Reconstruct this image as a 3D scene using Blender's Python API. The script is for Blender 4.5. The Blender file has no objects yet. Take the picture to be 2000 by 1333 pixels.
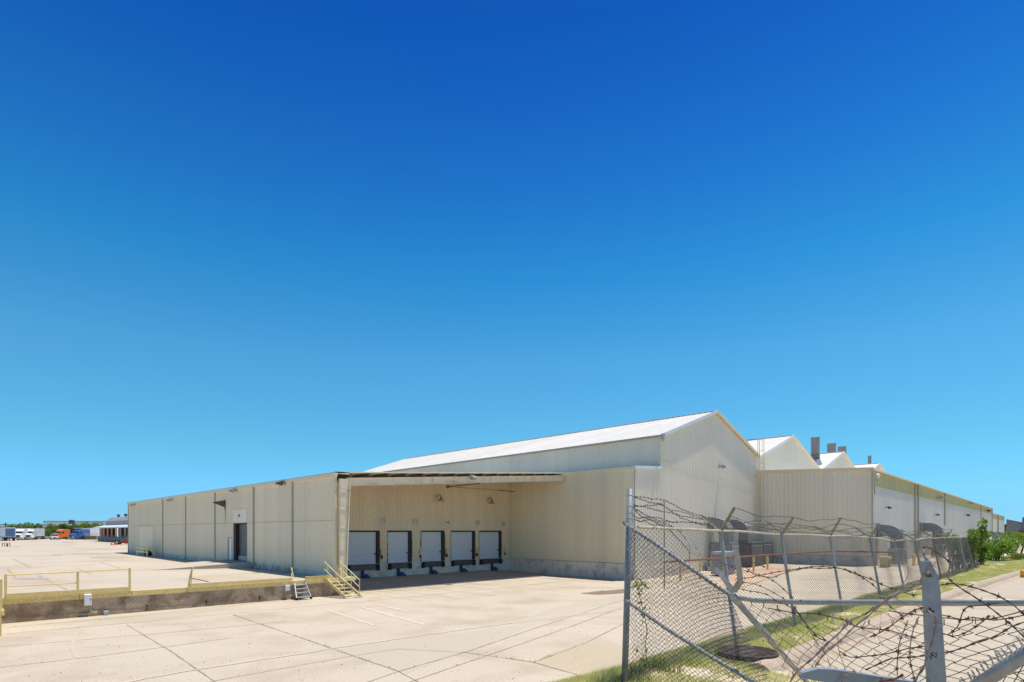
import bpy, math, random
from mathutils import Vector, noise
R = random.Random(7)
C = bpy.context.scene.collection
EYE = 4.16; F = 1130.0; HOR = 1038.0; S2 = math.sqrt(0.5)

# ---------- turning a sighting (2000 px wide picture) into a world point ----------
def P(x, y, D):
    u = (x-1000)/F
    return Vector((D*(1+u)*S2, D*(1-u)*S2, EYE-(y-HOR)/F*D))
def onz(x, y, z): return P(x, y, (EYE-z)*F/(y-HOR))
def onY(x, y, Y): return P(x, y, Y/((1-(x-1000)/F)*S2))
def onX(x, y, X): return P(x, y, X/((1+(x-1000)/F)*S2))
def sstep(t): t = max(0., min(1., t)); return t*t*(3-2*t)
def yardz(X, Y): return 1.09+0.2*sstep((Y-40)/70)
def courtz(X, Y):
    z = 0.31*sstep((Y-35.2)/7.0) if Y > 35 else 0.
    z *= 1-sstep((X-38)/6)
    return z+0.62*sstep((X-44)/24)
def onyard(x, y):
    z = 1.1
    for _ in range(5): p = onz(x, y, z); z = yardz(p.x, p.y)
    return onz(x, y, z)

# ---------- mesh collector ----------
class MB:
    def __init__(s): s.v = []; s.f = []
    def add(s, vs, fs):
        n = len(s.v); s.v.extend([tuple(v) for v in vs]); s.f.extend([tuple(i+n for i in f) for f in fs])
    def quad(s, a, b, c, d): s.add((a, b, c, d), ((0, 1, 2, 3),))
    def box(s, x0, y0, z0, x1, y1, z1):
        s.add([(x0,y0,z0),(x1,y0,z0),(x1,y1,z0),(x0,y1,z0),(x0,y0,z1),(x1,y0,z1),(x1,y1,z1),(x0,y1,z1)],
              [(0,3,2,1),(4,5,6,7),(0,1,5,4),(1,2,6,5),(2,3,7,6),(3,0,4,7)])
    def bbox(s, x0, y0, z0, x1, y1, z1, b=.02):
        # box with chamfered vertical and top edges
        r = [(x0+b,y0),(x1-b,y0),(x1,y0+b),(x1,y1-b),(x1-b,y1),(x0+b,y1),(x0,y1-b),(x0,y0+b)]
        r2 = [(x0+b,y0+b),(x1-b,y0+b),(x1-b,y0+b),(x1-b,y1-b),(x1-b,y1-b),(x0+b,y1-b),(x0+b,y1-b),(x0+b,y0+b)]
        vs = [(x,y,z0) for x,y in r]+[(x,y,z1-b) for x,y in r]+[(x,y,z1) for x,y in r2]
        fs = [tuple(range(7,-1,-1))]+[(i,(i+1)%8,8+(i+1)%8,8+i) for i in range(8)]
        for i in range(8):
            j = (i+1)%8
            fs.append((8+i,8+j,16+j,16+i))
        fs.append(tuple(range(16,24)))
        s.add(vs, fs)
    def beam(s, a, b, w, h, up=(0,0,1)):
        a = Vector(a); b = Vector(b); d = (b-a).normalized(); up = Vector(up)
        sd = d.cross(up)
        if sd.length < 1e-4: sd = d.cross(Vector((1,0,0)))
        sd.normalize(); u = sd.cross(d).normalized()
        vs = []
        for p in (a, b):
            for i, j in ((-1,-1),(1,-1),(1,1),(-1,1)): vs.append(p+sd*(i*w/2)+u*(j*h/2))
        s.add(vs, [(0,1,2,3),(7,6,5,4),(0,4,5,1),(1,5,6,2),(2,6,7,3),(3,7,4,0)])
    def tube(s, pts, r, n=6, cap=True):
        pts = [Vector(p) for p in pts]; m = len(pts)
        if m < 2: return
        rr = r if isinstance(r, (list, tuple)) else [r]*m
        base = len(s.v); prev = None
        for i, p in enumerate(pts):
            d = (pts[min(i+1,m-1)]-pts[max(i-1,0)])
            if d.length < 1e-9: d = Vector((0,0,1))
            d.normalize()
            if prev is None:
                a = Vector((0,0,1)) if abs(d.z) < .9 else Vector((1,0,0))
                u = d.cross(a).normalized()
            else:
                u = prev-d*prev.dot(d)
                u = u.normalized() if u.length > 1e-6 else d.orthogonal().normalized()
            prev = u; w = d.cross(u)
            for k in range(n):
                t = 2*math.pi*k/n
                s.v.append(tuple(p+(u*math.cos(t)+w*math.sin(t))*rr[i]))
        for i in range(m-1):
            for k in range(n):
                a = base+i*n+k; b = base+i*n+(k+1)%n
                s.f.append((a, b, b+n, a+n))
        if cap and n > 3:
            s.f.append(tuple(base+k for k in range(n-1,-1,-1)))
            s.f.append(tuple(base+(m-1)*n+k for k in range(n)))
    def seg(s, a, b, r):
        # thin three-sided wire piece
        d = b-a
        if d.length < 1e-6: return
        d.normalize(); u = d.cross(Vector((.3,.5,.81)))
        if u.length < 1e-3: u = d.cross(Vector((1,0,0)))
        u.normalize(); w = d.cross(u); n = len(s.v)
        for p in (a, b):
            for c, q in ((1,0),(-.5,.866),(-.5,-.866)): s.v.append(tuple(p+(u*c+w*q)*r))
        s.f += [(n,n+1,n+4,n+3),(n+1,n+2,n+5,n+4),(n+2,n,n+3,n+5)]
    def lathe(s, c, prof, n=16):
        c = Vector(c); b = len(s.v)
        for r, z in prof:
            for k in range(n):
                t = 2*math.pi*k/n; s.v.append((c.x+r*math.cos(t), c.y+r*math.sin(t), c.z+z))
        for i in range(len(prof)-1):
            for k in range(n):
                a = b+i*n+k; q = b+i*n+(k+1)%n; s.f.append((a, q, q+n, a+n))
        s.f.append(tuple(b+k for k in range(n-1,-1,-1))); s.f.append(tuple(b+(len(prof)-1)*n+k for k in range(n)))
    def prism(s, poly, a0, a1, axis='y'):
        # poly of 2D points extruded along an axis
        n = len(poly)
        def m(p, a):
            return (p[0],a,p[1]) if axis=='y' else ((a,p[0],p[1]) if axis=='x' else (p[0],p[1],a))
        s.add([m(p,a0) for p in poly]+[m(p,a1) for p in poly],
              [tuple(range(n)), tuple(range(2*n-1,n-1,-1))]+[(i,n+i,n+(i+1)%n,(i+1)%n) for i in range(n)])
    def build(s, name, m, parent=None, world=True, smooth=False, loc=None):
        off = Vector((0,0,0))
        if parent is not None and world: off = Vector(parent.get('_base', (0,0,0)))
        if loc is not None: off = Vector(loc)
        me = bpy.data.meshes.new(name)
        me.from_pydata([(v[0]-off.x, v[1]-off.y, v[2]-off.z) for v in s.v], [], s.f)
        me.validate(); me.materials.append(m)
        if smooth: me.polygons.foreach_set('use_smooth', [len(p.vertices) < 5 for p in me.polygons])
        me.update()
        o = bpy.data.objects.new(name, me); C.objects.link(o)
        if parent is not None: o.parent = parent; o['_base'] = tuple(parent.get('_base', (0,0,0)))
        if loc is not None: o.location = loc
        return o

def tag(o, label=None, cat=None, group=None, kind=None):
    if label: o['label'] = label
    if cat: o['category'] = cat
    if group: o['group'] = group
    if kind: o['kind'] = kind
    return o
def thing(name, label, cat, loc=(0,0,0), rz=0, group=None):
    o = bpy.data.objects.new(name, None); C.objects.link(o); o.location = loc
    o.rotation_euler = (0,0,rz); o['_base'] = tuple(loc); o.empty_display_size = .2
    return tag(o, label, cat, group)
def dup(o, loc, rz=0, label=None, parent=None):
    c = o.copy(); C.objects.link(c)
    if parent is None:
        c.location = loc; c.rotation_euler = (0,0,rz)
        if label: c['label'] = label
    else: c.parent = parent
    for ch in [k for k in bpy.data.objects if k.parent == o]: dup(ch, None, parent=c)
    return c

# ---------- materials ----------
MATS = {}
def mat(name, col, rough=.6, metal=0., var=.0, scale=3., col2=None, streak=(1,1,1), bump=0., bscale=40., fine=.0, spec=.5, panel=0.):
    if name in MATS: return MATS[name]
    m = bpy.data.materials.new(name); m.use_nodes = True; nt = m.node_tree; b = nt.nodes['Principled BSDF']
    b.inputs['Roughness'].default_value = rough; b.inputs['Metallic'].default_value = metal
    b.inputs['Specular IOR Level'].default_value = spec
    b.inputs['Base Color'].default_value = (*col, 1)
    L = nt.links.new; N = nt.nodes.new
    tc = N('ShaderNodeTexCoord'); mp = N('ShaderNodeMapping'); mp.inputs['Scale'].default_value = streak
    L(tc.outputs['Object'], mp.inputs['Vector'])
    last = None
    if var > 0 or col2:
        no = N('ShaderNodeTexNoise'); no.inputs['Scale'].default_value = scale; no.inputs['Detail'].default_value = 6
        no.inputs['Roughness'].default_value = .62
        L(mp.outputs['Vector'], no.inputs['Vector'])
        rp = N('ShaderNodeValToRGB')
        c2 = col2 if col2 else tuple(c*(1-var) for c in col)
        rp.color_ramp.elements[0].position = .36; rp.color_ramp.elements[1].position = .64
        rp.color_ramp.elements[0].color = (*c2, 1); rp.color_ramp.elements[1].color = (*col, 1)
        L(no.outputs['Fac'], rp.inputs['Fac']); last = rp.outputs['Color']
    if fine > 0:
        n2 = N('ShaderNodeTexNoise'); n2.inputs['Scale'].default_value = bscale; n2.inputs['Detail'].default_value = 4
        L(tc.outputs['Object'], n2.inputs['Vector'])
        mr = N('ShaderNodeMapRange'); mr.inputs['From Min'].default_value = .3; mr.inputs['From Max'].default_value = .7
        mr.inputs['To Min'].default_value = 1-fine; mr.inputs['To Max'].default_value = 1+fine*.5
        L(n2.outputs['Fac'], mr.inputs['Value'])
        mx = N('ShaderNodeMix'); mx.data_type = 'RGBA'; mx.blend_type = 'MULTIPLY'; mx.inputs[0].default_value = 1
        if last: L(last, mx.inputs[6])
        else: mx.inputs[6].default_value = (*col, 1)
        L(mr.outputs['Result'], mx.inputs[7]); last = mx.outputs[2]
    if panel > 0:
        # sheet to sheet tone steps of sheet metal cladding
        sp = N('ShaderNodeSeparateXYZ'); L(tc.outputs['Object'], sp.inputs[0])
        ad = N('ShaderNodeMath'); ad.operation = 'ADD'; L(sp.outputs[0], ad.inputs[0]); L(sp.outputs[1], ad.inputs[1])
        for wd, amt in ((.9, .35), (4.3, .65)):
            dv = N('ShaderNodeMath'); dv.operation = 'DIVIDE'; dv.inputs[1].default_value = wd; L(ad.outputs[0], dv.inputs[0])
            fl = N('ShaderNodeMath'); fl.operation = 'FLOOR'; L(dv.outputs[0], fl.inputs[0])
            wn = N('ShaderNodeTexWhiteNoise'); wn.noise_dimensions = '1D'; L(fl.outputs[0], wn.inputs['W'])
            m2 = N('ShaderNodeMapRange'); m2.inputs['To Min'].default_value = 1-panel*amt; m2.inputs['To Max'].default_value = 1; L(wn.outputs['Value'], m2.inputs['Value'])
            mx = N('ShaderNodeMix'); mx.data_type = 'RGBA'; mx.blend_type = 'MULTIPLY'; mx.inputs[0].default_value = 1
            if last: L(last, mx.inputs[6])
            else: mx.inputs[6].default_value = (*col, 1)
            L(m2.outputs['Result'], mx.inputs[7]); last = mx.outputs[2]
    if last: L(last, b.inputs['Base Color'])
    if bump > 0:
        n3 = N('ShaderNodeTexNoise'); n3.inputs['Scale'].default_value = bscale; n3.inputs['Detail'].default_value = 5
        L(tc.outputs['Object'], n3.inputs['Vector'])
        bp = N('ShaderNodeBump'); bp.inputs['Strength'].default_value = bump; bp.inputs['Distance'].default_value = .02
        L(n3.outputs['Fac'], bp.inputs['Height']); L(bp.outputs['Normal'], b.inputs['Normal'])
    MATS[name] = m
    return m

def stained(name, col, stain, stain2=None, sc=.35, thr=(.5,.68), rough=.85, cracks=0., fine=.1, speck=None, run=(.12,1,1)):
    """weathered paving: broad tone drift, blotchy stains, streaks and fine grain"""
    m = bpy.data.materials.new(name); m.use_nodes = True; nt = m.node_tree; b = nt.nodes['Principled BSDF']
    b.inputs['Roughness'].default_value = rough; b.inputs['Specular IOR Level'].default_value = .25
    L = nt.links.new; N = nt.nodes.new
    tc = N('ShaderNodeTexCoord')
    def nz(scale, detail, mapping=None, dist=0.):
        n = N('ShaderNodeTexNoise'); n.inputs['Scale'].default_value = scale; n.inputs['Detail'].default_value = detail
        n.inputs['Roughness'].default_value = .6; n.inputs['Distortion'].default_value = dist
        if mapping:
            mp = N('ShaderNodeMapping'); mp.inputs['Scale'].default_value = mapping; L(tc.outputs['Object'], mp.inputs['Vector']); L(mp.outputs['Vector'], n.inputs['Vector'])
        else: L(tc.outputs['Object'], n.inputs['Vector'])
        return n.outputs['Fac']
    def ramp(f, a, b_, c0, c1):
        r = N('ShaderNodeValToRGB'); r.color_ramp.elements[0].position = a; r.color_ramp.elements[1].position = b_
        r.color_ramp.elements[0].color = (*c0, 1); r.color_ramp.elements[1].color = (*c1, 1); L(f, r.inputs['Fac']); return r.outputs['Color']
    def mix(fac, a, b_, mode='MIX'):
        x = N('ShaderNodeMix'); x.data_type = 'RGBA'; x.blend_type = mode
        if isinstance(fac, float): x.inputs[0].default_value = fac
        else: L(fac, x.inputs[0])
        for s_, q in ((6, a), (7, b_)):
            if isinstance(q, tuple): x.inputs[s_].default_value = (*q, 1)
            else: L(q, x.inputs[s_])
        return x.outputs[2]
    c = ramp(nz(.09, 3), .35, .65, tuple(k*.93 for k in col), col)
    f1 = ramp(nz(sc, 9, dist=.6), thr[0], thr[1], (0,0,0), (1,1,1))
    c = mix(f1, c, stain)
    f2 = ramp(nz(sc*1.7, 8, run), .56, .74, (0,0,0), (.55,.55,.55))
    c = mix(f2, c, stain2 or tuple(k*.8 for k in stain))
    if speck:
        f3 = ramp(nz(2.2, 4), .68, .74, (0,0,0), (.6,.6,.6)); c = mix(f3, c, speck)
    g = ramp(nz(14, 6), .3, .7, (1-fine,)*3, (1+fine*.4,)*3)
    c = mix(1., c, g, 'MULTIPLY')
    L(c, b.inputs['Base Color'])
    n = N('ShaderNodeBump'); n.inputs['Strength'].default_value = .25; n.inputs['Distance'].default_value = .01
    L(nz(30, 5), n.inputs['Height']); L(n.outputs['Normal'], b.inputs['Normal'])
    MATS[name] = m
    return m

CONC = stained('court_concrete', (.56,.485,.38), (.44,.365,.27), (.40,.335,.25), sc=.28, thr=(.46,.70), fine=.2, speck=(.34,.29,.22))
YARD = stained('yard_concrete', (.55,.475,.375), (.45,.375,.29), (.38,.315,.245), sc=.13, thr=(.46,.66), fine=.16)
ROADM = stained('road_concrete', (.50,.43,.33), (.44,.37,.275), (.46,.39,.30), sc=.7, thr=(.48,.7), fine=.2, speck=(.36,.35,.22))
RETAIN = stained('retaining_concrete', (.58,.43,.29), (.32,.22,.14), (.14,.10,.07), sc=1.3, thr=(.42,.60), fine=.3, run=(1.6,1,.12))
FOUND = stained('dock_concrete', (.86,.77,.63), (.58,.52,.44), (.33,.27,.22), sc=1.1, thr=(.5,.64), fine=.15, run=(1.8,1.8,.2))
CURB = stained('curb_concrete', (.50,.40,.30), (.40,.32,.235), None, sc=1.5, thr=(.45,.65), fine=.2)
BEIGE = mat('beige_cladding', (.90,.785,.56), .55, panel=.06, var=.08, scale=.5, streak=(1,1,.08), fine=.04, bscale=6)
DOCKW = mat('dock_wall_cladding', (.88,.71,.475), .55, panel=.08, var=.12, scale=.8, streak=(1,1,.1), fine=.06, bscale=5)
RETW = mat('return_wall_cladding', (.90,.77,.53), .5, panel=.09, var=.10, scale=.35, streak=(1,1,.02), fine=.05, bscale=5)
WHITEW = mat('pale_cladding', (.90,.80,.63), .5, panel=.04, var=.05, scale=.4, streak=(1,1,.05), fine=.03, bscale=4)
UPPERW = mat('upper_cladding', (.86,.82,.69), .5, panel=.16, var=.10, scale=.16, streak=(.2,1,.02), fine=.04)
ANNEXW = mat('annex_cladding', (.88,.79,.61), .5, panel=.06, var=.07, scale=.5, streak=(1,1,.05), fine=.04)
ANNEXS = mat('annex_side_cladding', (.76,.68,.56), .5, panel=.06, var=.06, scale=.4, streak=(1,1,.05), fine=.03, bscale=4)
BAND = mat('olive_yellow_band', (.64,.56,.25), .55, var=.12, scale=.7, streak=(1,1,.1))
ROOF = mat('white_metal_roof', (.82,.78,.71), .45, panel=.10, var=.07, scale=.8, fine=.05, bscale=2.5)
ROOFD = mat('weathered_flat_roof', (.55,.52,.46), .6, var=.2, scale=.5)
TRIM = mat('cream_trim', (.84,.73,.47), .45, var=.1, scale=2)
DSPOUT = mat('taupe_downspout', (.48,.43,.34), .5, var=.15, scale=2)
BEAMM = stained('rusty_painted_beam', (.84,.72,.52), (.76,.60,.40), (.45,.18,.07), sc=1.3, thr=(.5,.64), rough=.6, fine=.15, speck=(.42,.13,.05))
RUST = mat('rust', (.32,.14,.08), .85, var=.5, scale=9)
YEL = mat('faded_yellow_paint', (.84,.64,.24), .55, col2=(.76,.56,.22), scale=2.5, fine=.2, bscale=14)
YELP = mat('pale_yellow_paint', (.86,.72,.36), .5, var=.2, scale=4, fine=.2, bscale=20)
WDOOR = mat('white_door_metal', (.66,.68,.70), .4, var=.06, scale=1.2, streak=(1,1,.3))
DARK = mat('dark_rubber', (.025,.025,.026), .8, var=.4, scale=6)
DARKB = mat('dark_brown_jamb', (.05,.035,.028), .8, var=.4, scale=4)
STEEL = mat('dark_steel', (.14,.13,.12), .5, .3, var=.4, scale=3)
GALV = mat('galvanised_steel', (.34,.345,.335), .5, .2, col2=(.24,.25,.25), scale=9, fine=.15, bscale=60)
POSTG = mat('weathered_post_grey', (.26,.29,.32), .55, .15, col2=(.19,.22,.25), scale=5, fine=.2, bscale=30)
GALVN = mat('blue_grey_galvanised', (.27,.31,.34), .5, .2, col2=(.20,.235,.265), scale=7, fine=.12, bscale=50)
GALVD = mat('dull_galvanised', (.44,.44,.42), .55, .1, col2=(.32,.32,.30), scale=6, fine=.2, bscale=50)
RAILM = mat('weathered_top_rail', (.66,.57,.40), .5, .15, col2=(.52,.42,.29), scale=4, fine=.2, bscale=30)
ARMM = mat('lichened_arm_steel', (.46,.43,.28), .6, .15, col2=(.33,.27,.17), scale=12, fine=.2)
WIRE = mat('dull_wire', (.085,.075,.068), .6, .35, var=.3, scale=8)
WIREL = mat('fence_wire', (.15,.14,.125), .55, .4, var=.35, scale=3)
BARB = mat('rusty_barbed_wire', (.10,.065,.05), .75, .25, col2=(.06,.045,.04), scale=20)
BARBL = mat('pale_barbed_wire', (.42,.34,.28), .7, .15, col2=(.24,.18,.15), scale=25)
DUCT = mat('duct_metal', (.25,.27,.28), .5, .2, var=.2, scale=2)
DUCTL = mat('light_duct_metal', (.50,.52,.53), .4, .5, var=.15, scale=3)
LGREY = mat('light_grey_metal', (.42,.45,.47), .5, .1, var=.15, scale=3)
STACK = mat('stack_grey', (.20,.225,.27), .5, .2, var=.2, scale=1.5, streak=(1,1,.2))
BLUE = mat('blue_painted_steel', (.05,.10,.20), .5, .1, var=.4, scale=8)
RED = mat('red_paint', (.45,.07,.04), .5, var=.3, scale=4)
ORANGE = mat('orange_paint', (.85,.22,.03), .35, var=.1, scale=2)
WHITE = mat('white_paint', (.78,.78,.77), .35, var=.06, scale=2)
WTRAIL = mat('white_trailer_skin', (.72,.75,.80), .4, var=.06, scale=.7, streak=(1,1,.2))
SILV = mat('silver_paint', (.42,.44,.45), .3, .3)
GLASS = mat('dark_glass', (.025,.03,.04), .12, 0., spec=.7)
MASON = mat('cream_masonry', (.70,.60,.48), .85, var=.15, scale=3, fine=.15)
GREYRF = mat('grey_roofing', (.30,.31,.33), .7, var=.1, scale=.3)
MANH = mat('rusty_iron_lid', (.085,.062,.055), .75, .2, var=.35, scale=14, bump=.3)
BARK = mat('bark', (.12,.09,.065), .9, var=.3, scale=10)
BLACKP = mat('black_plastic', (.015,.015,.018), .5)
SIGNW = mat('sign_white', (.88,.86,.80), .5)
SIGNR = mat('sign_red_edge', (.42,.06,.05), .5)
INK = mat('sign_ink', (.02,.02,.02), .6)
SILV2 = mat('lamp_housing', (.45,.45,.42), .45, .3, var=.2, scale=10)
BROWNB = mat('brown_wall', (.20,.12,.08), .8, var=.2, scale=1)
TRUCKB = mat('truck_blue', (.05,.16,.42), .4, var=.1, scale=2)
MAROON = mat('dark_red_trailer', (.11,.045,.04), .5, var=.3, scale=1)
CORBL = mat('blue_roll_door', (.10,.20,.38), .5, var=.3, scale=3, streak=(4,4,.2))
def leafmat(name, a, b):
    m = mat(name, a, .55, col2=b, scale=1.7, spec=.3)
    bs = m.node_tree.nodes['Principled BSDF']; nt = m.node_tree
    tr = nt.nodes.new('ShaderNodeBsdfTranslucent'); tr.inputs['Color'].default_value = (a[0]*1.6, a[1]*1.7, a[2], 1)
    mx = nt.nodes.new('ShaderNodeMixShader'); mx.inputs[0].default_value = .3
    nt.links.new(bs.outputs[0], mx.inputs[1]); nt.links.new(tr.outputs[0], mx.inputs[2])
    nt.links.new(mx.outputs[0], nt.nodes['Material Output'].inputs['Surface']); return m
LEAFD = leafmat('tree_leaves', (.11,.19,.03), (.06,.115,.02))
LEAFO = leafmat('olive_leaves', (.19,.24,.045), (.09,.14,.03))
LEAFB = leafmat('bright_leaves', (.22,.34,.04), (.07,.14,.02))
GRASSB = leafmat('grass_blades', (.38,.42,.15), (.68,.58,.35))
GSOIL = stained('grassy_soil', (.44,.42,.22), (.64,.53,.37), (.36,.35,.17), sc=1.9, thr=(.38,.52), fine=.35)
FIELD = stained('dry_field', (.50,.43,.32), (.42,.37,.26), None, sc=.05, thr=(.4,.6), fine=.2)

# ---------- ribbed cladding ----------
def ribwall(mb, p0, p1, zb, zt, pitch=.3, depth=.035, out=(0,-1), holes=(), flip=False):
    """vertical trapezoid ribs from p0 to p1; zb, zt heights or functions of distance; holes: (s0, s1, z0, z1)"""
    p0 = Vector(p0); p1 = Vector(p1); Ln = (p1-p0).length; d = (p1-p0)/Ln; out = Vector(out)
    fb = zb if callable(zb) else (lambda s: zb); ft = zt if callable(zt) else (lambda s: zt)
    st = []
    k = 0
    while k*pitch < Ln:
        b = k*pitch
        for t, o in ((0,0),(.55,0),(.65,1),(.9,1)):
            if b+t*pitch < Ln: st.append((b+t*pitch, o*depth))
        k += 1
    st.append((Ln, 0))
    def off(s):
        t = (s/pitch)%1
        return 0 if t < .55 else ((t-.55)/.1*depth if t < .65 else (depth if t < .9 else (1-t)/.1*depth))
    for h in holes:
        for e in h[:2]: st.append((e, off(e)))
    st.sort()
    st2 = [st[0]]
    for q in st[1:]:
        if q[0]-st2[-1][0] > 1e-4: st2.append(q)
    for (a, oa), (b, ob) in zip(st2, st2[1:]):
        mid = (a+b)/2; spans = [(None, None)]
        hs = [h for h in holes if h[0] < mid < h[1]]
        A = p0+d*a+out*oa; B = p0+d*b+out*ob
        if not hs: spans = [(fb(a), fb(b), ft(a), ft(b))]
        else:
            h = hs[0]; spans = []
            if h[2] > fb(a)+.01: spans.append((fb(a), fb(b), h[2], h[2]))
            spans.append((h[3], h[3], ft(a), ft(b)))
        for za, zb_, ta, tb in spans:
            v = [(A.x,A.y,za),(B.x,B.y,zb_),(B.x,B.y,tb),(A.x,A.y,ta)]
            mb.add(v, ((0,1,2,3),) if not flip else ((3,2,1,0),))
def roofz(X): return 7.94+.0694*(X-18.8)

# ================= SETTING =================
def sheet(name, xs, ys, fz, m, kind='structure'):
    mb = MB(); nx = len(xs)
    mb.v = [(x, y, fz(x, y)) for y in ys for x in xs]
    mb.f = [(j*nx+i, j*nx+i+1, (j+1)*nx+i+1, (j+1)*nx+i) for j in range(len(ys)-1) for i in range(nx-1)]
    o = mb.build(name, m, smooth=True); tag(o, kind=kind); return o
def rng(a, b, n): return [a+(b-a)*i/n for i in range(n+1)]
sheet('far_ground', rng(-2500, 3500, 2), rng(-2500, 3500, 2), lambda x, y: -.9, FIELD)
sheet('field', rng(-1500, 1500, 2), [330, 2000], lambda x, y: 1.2, FIELD)
sheet('court_pavement', rng(-90, 230, 160), rng(6.5, 42.3, 36), courtz, CONC)
sheet('upper_yard_pavement', rng(-300, 18.8, 10), rng(34.9, 340, 130), yardz, YARD)
sheet('far_yard_pavement', rng(18.8, 160, 4), rng(92.8, 340, 10), yardz, YARD)

RD = 1.86
def curbY(X): return 3.72-.0011*max(0, X-10)**2 if X < 45 else 3.72-.0011*35**2-.077*(X-45)
def bankz(X, Y):
    c = 5.25
    if Y < c: z = 1.94+.03*math.sin(X*1.3)*math.cos(Y*2.1)
    else: z = 1.94-2.05*sstep((Y-c)/3.0)
    z += .05*noise.noise(Vector((X*.7, Y*.9, 0)))
    return z
xs = rng(-30, 9.3, 90)+rng(9.45, 75, 260)
def bank_sheet():
    # the verge and its slope down to the court, cut along the curb on the road side
    mb = MB(); rows = []
    ts = rng(0, 1, 34)
    for X in xs:
        y0 = curbY(X)+.16 if X > 9.35 else .5
        ys_ = [y0+(8.7-y0)*(t**(1.0 if X > 9.35 else .7)) for t in ts]
        rows.append([(X, y, bankz(X, y)) for y in ys_])
    n = len(ts)
    for r in rows: mb.v.extend(r)
    for i in range(len(rows)-1):
        for j in range(n-1): mb.f.append((i*n+j, (i+1)*n+j, (i+1)*n+j+1, i*n+j+1))
    return tag(mb.build('grass_verge', GSOIL, smooth=True), kind='structure')
bank_sheet()
mb = MB(); mb.quad((-60, -30, RD+.05), (9.3, -30, RD+.05), (9.3, .52, RD+.05), (-60, .52, RD+.05)); mb.quad((9.3, -30, RD), (130, -30, RD), (130, -13.9, RD), (9.3, -11.9, RD))
for a, b in zip(rng(9.3, 130, 60), rng(9.3, 130, 60)[1:]):
    mb.quad((a, -12, RD), (b, -14, RD), (b, curbY(b)-.2, RD), (a, curbY(a)-.2, RD))
tag(mb.build('road', ROADM), kind='structure')
mb = MB()
prof = [(.19,-.12),(.19,.10),(.16,.16),(.08,.19),(-.06,.18),(-.14,.12),(-.2,.03),(-.42,.006),(-.42,-.12)]
cx_ = rng(9.3, 130, 120)
for i, X in enumerate(cx_): mb.v.extend([(X, curbY(X)+p[0], RD+p[1]) for p in prof])
n = len(prof)
for i in range(len(cx_)-1):
    for k in range(n-1): mb.f.append((i*n+k, i*n+k+1, (i+1)*n+k+1, (i+1)*n+k))
mb.f.append(tuple(range(n-1,-1,-1)))
tag(mb.build('road_curb', CURB), kind='structure')

# joints and painted lines in the court (thin sheets on the paving)
def strip(mb, pts, w, z, rough=.0):
    pts = [Vector((p[0], p[1])) for p in pts]; out = []
    dense = []
    for a, b in zip(pts, pts[1:]):
        k = max(1, int((b-a).length/.35))
        dense += [a.lerp(b, t/k) for t in range(k)]
    dense.append(pts[-1])
    L_, R_ = [], []
    for i, p in enumerate(dense):
        d = (dense[min(i+1, len(dense)-1)]-dense[max(i-1, 0)]).normalized(); nn = Vector((-d.y, d.x))
        ww = w*(1+rough*(R.random()-.5)*2)/2; j = nn*(R.random()-.5)*rough*w*.8
        q = p+j; L_.append(q+nn*ww); R_.append(q-nn*ww)
    for i in range(len(dense)-1):
        vs = [L_[i], R_[i], R_[i+1], L_[i+1]]
        mb.add([(v.x, v.y, z(v.x, v.y)) for v in vs], ((0,1,2,3),))
JOINT = mat('joint_dirt', (.36,.295,.215), .9, var=.4, scale=6)
JOINT2 = mat('faint_joint', (.42,.355,.275), .9, var=.3, scale=3)
YLINE = mat('faded_line_paint', (.62,.52,.33), .7, col2=(.50,.45,.36), scale=7)
PALE = mat('scraped_concrete', (.60,.53,.42), .8, var=.12, scale=2)
TAN = stained('tan_slab', (.50,.42,.30), (.47,.39,.28), None, sc=.8, fine=.1)
GSLAB = stained('grey_slab', (.51,.445,.35), (.48,.415,.325), None, sc=.8, fine=.1)
cz = lambda dz: (lambda x, y: courtz(x, y)+dz)
def cp(*pts): return [onz(x, y, 0) for x, y in pts]
mb = MB()
mb.add([(*onz(x, y, 0).xy, .004) for x, y in ((1085,1272),(1140,1259),(1260,1262),(1260,1345),(1172,1332),(1041,1295))], ((5,4,3,2,1,0),))
tag(mb.build('court_tan_slab', TAN), kind='structure')
mb = MB()
mb.add([(*onz(x, y, 0).xy, .004) for x, y in ((1025,1208),(1100,1182),(1218,1162),(1218,1192),(1010,1219))], ((4,3,2,1,0),))
mb.add([(*onz(x, y, 0).xy, .0015) for x, y in ((600,1254),(664,1268),(1010,1222),(1100,1196),(920,1271),(800,1314),(779,1312))], ((6,5,4,3,2,1,0),))
tag(mb.build('court_grey_slab', GSLAB), kind='structure')
mb = MB()
for pl, w in (([(248,1221),(333,1272),(416,1330),(470,1370)],.05), ([(455,1201),(590,1247),(700,1285),(779,1312),(830,1340)],.06),
              ([(718,1333),(779,1312),(920,1271),(1032,1232),(1144,1196),(1216,1172)],.055),
              ([(800,1333),(878,1306),(952,1281),(1010,1261),(1093,1232),(1216,1187)],.06),
              ([(1041,1295),(1140,1258),(1216,1220)],.06), ([(906,1275),(952,1281),(1041,1294),(1150,1325)],.06)):
    strip(mb, cp(*pl), w*.7, cz(.009), .6)
tag(mb.build('court_cracked_joint', JOINT), kind='structure')
mb = MB()
for pl, w in (([(0,1304),(200,1281),(455,1246)],.06), ([(395,1335),(520,1312),(680,1283),(779,1268)],.05),
              ([(10,1239),(240,1218),(700,1176),(1144,1132)],.06), ([(10,1226),(240,1206),(600,1168),(800,1151),(1093,1129)],.06),
              ([(779,1268),(906,1275)],.05), ([(0,1264),(330,1236),(560,1214)],.04)):
    strip(mb, cp(*pl), w, cz(.006), .4)
for k in range(9):
    X = 20.5+k*2.5
    strip(mb, [(X, 28-.5*k), (X, 42.0)], .05, cz(.006), .4)
tag(mb.build('court_joint', JOINT2), kind='structure')
mb = MB()
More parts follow.
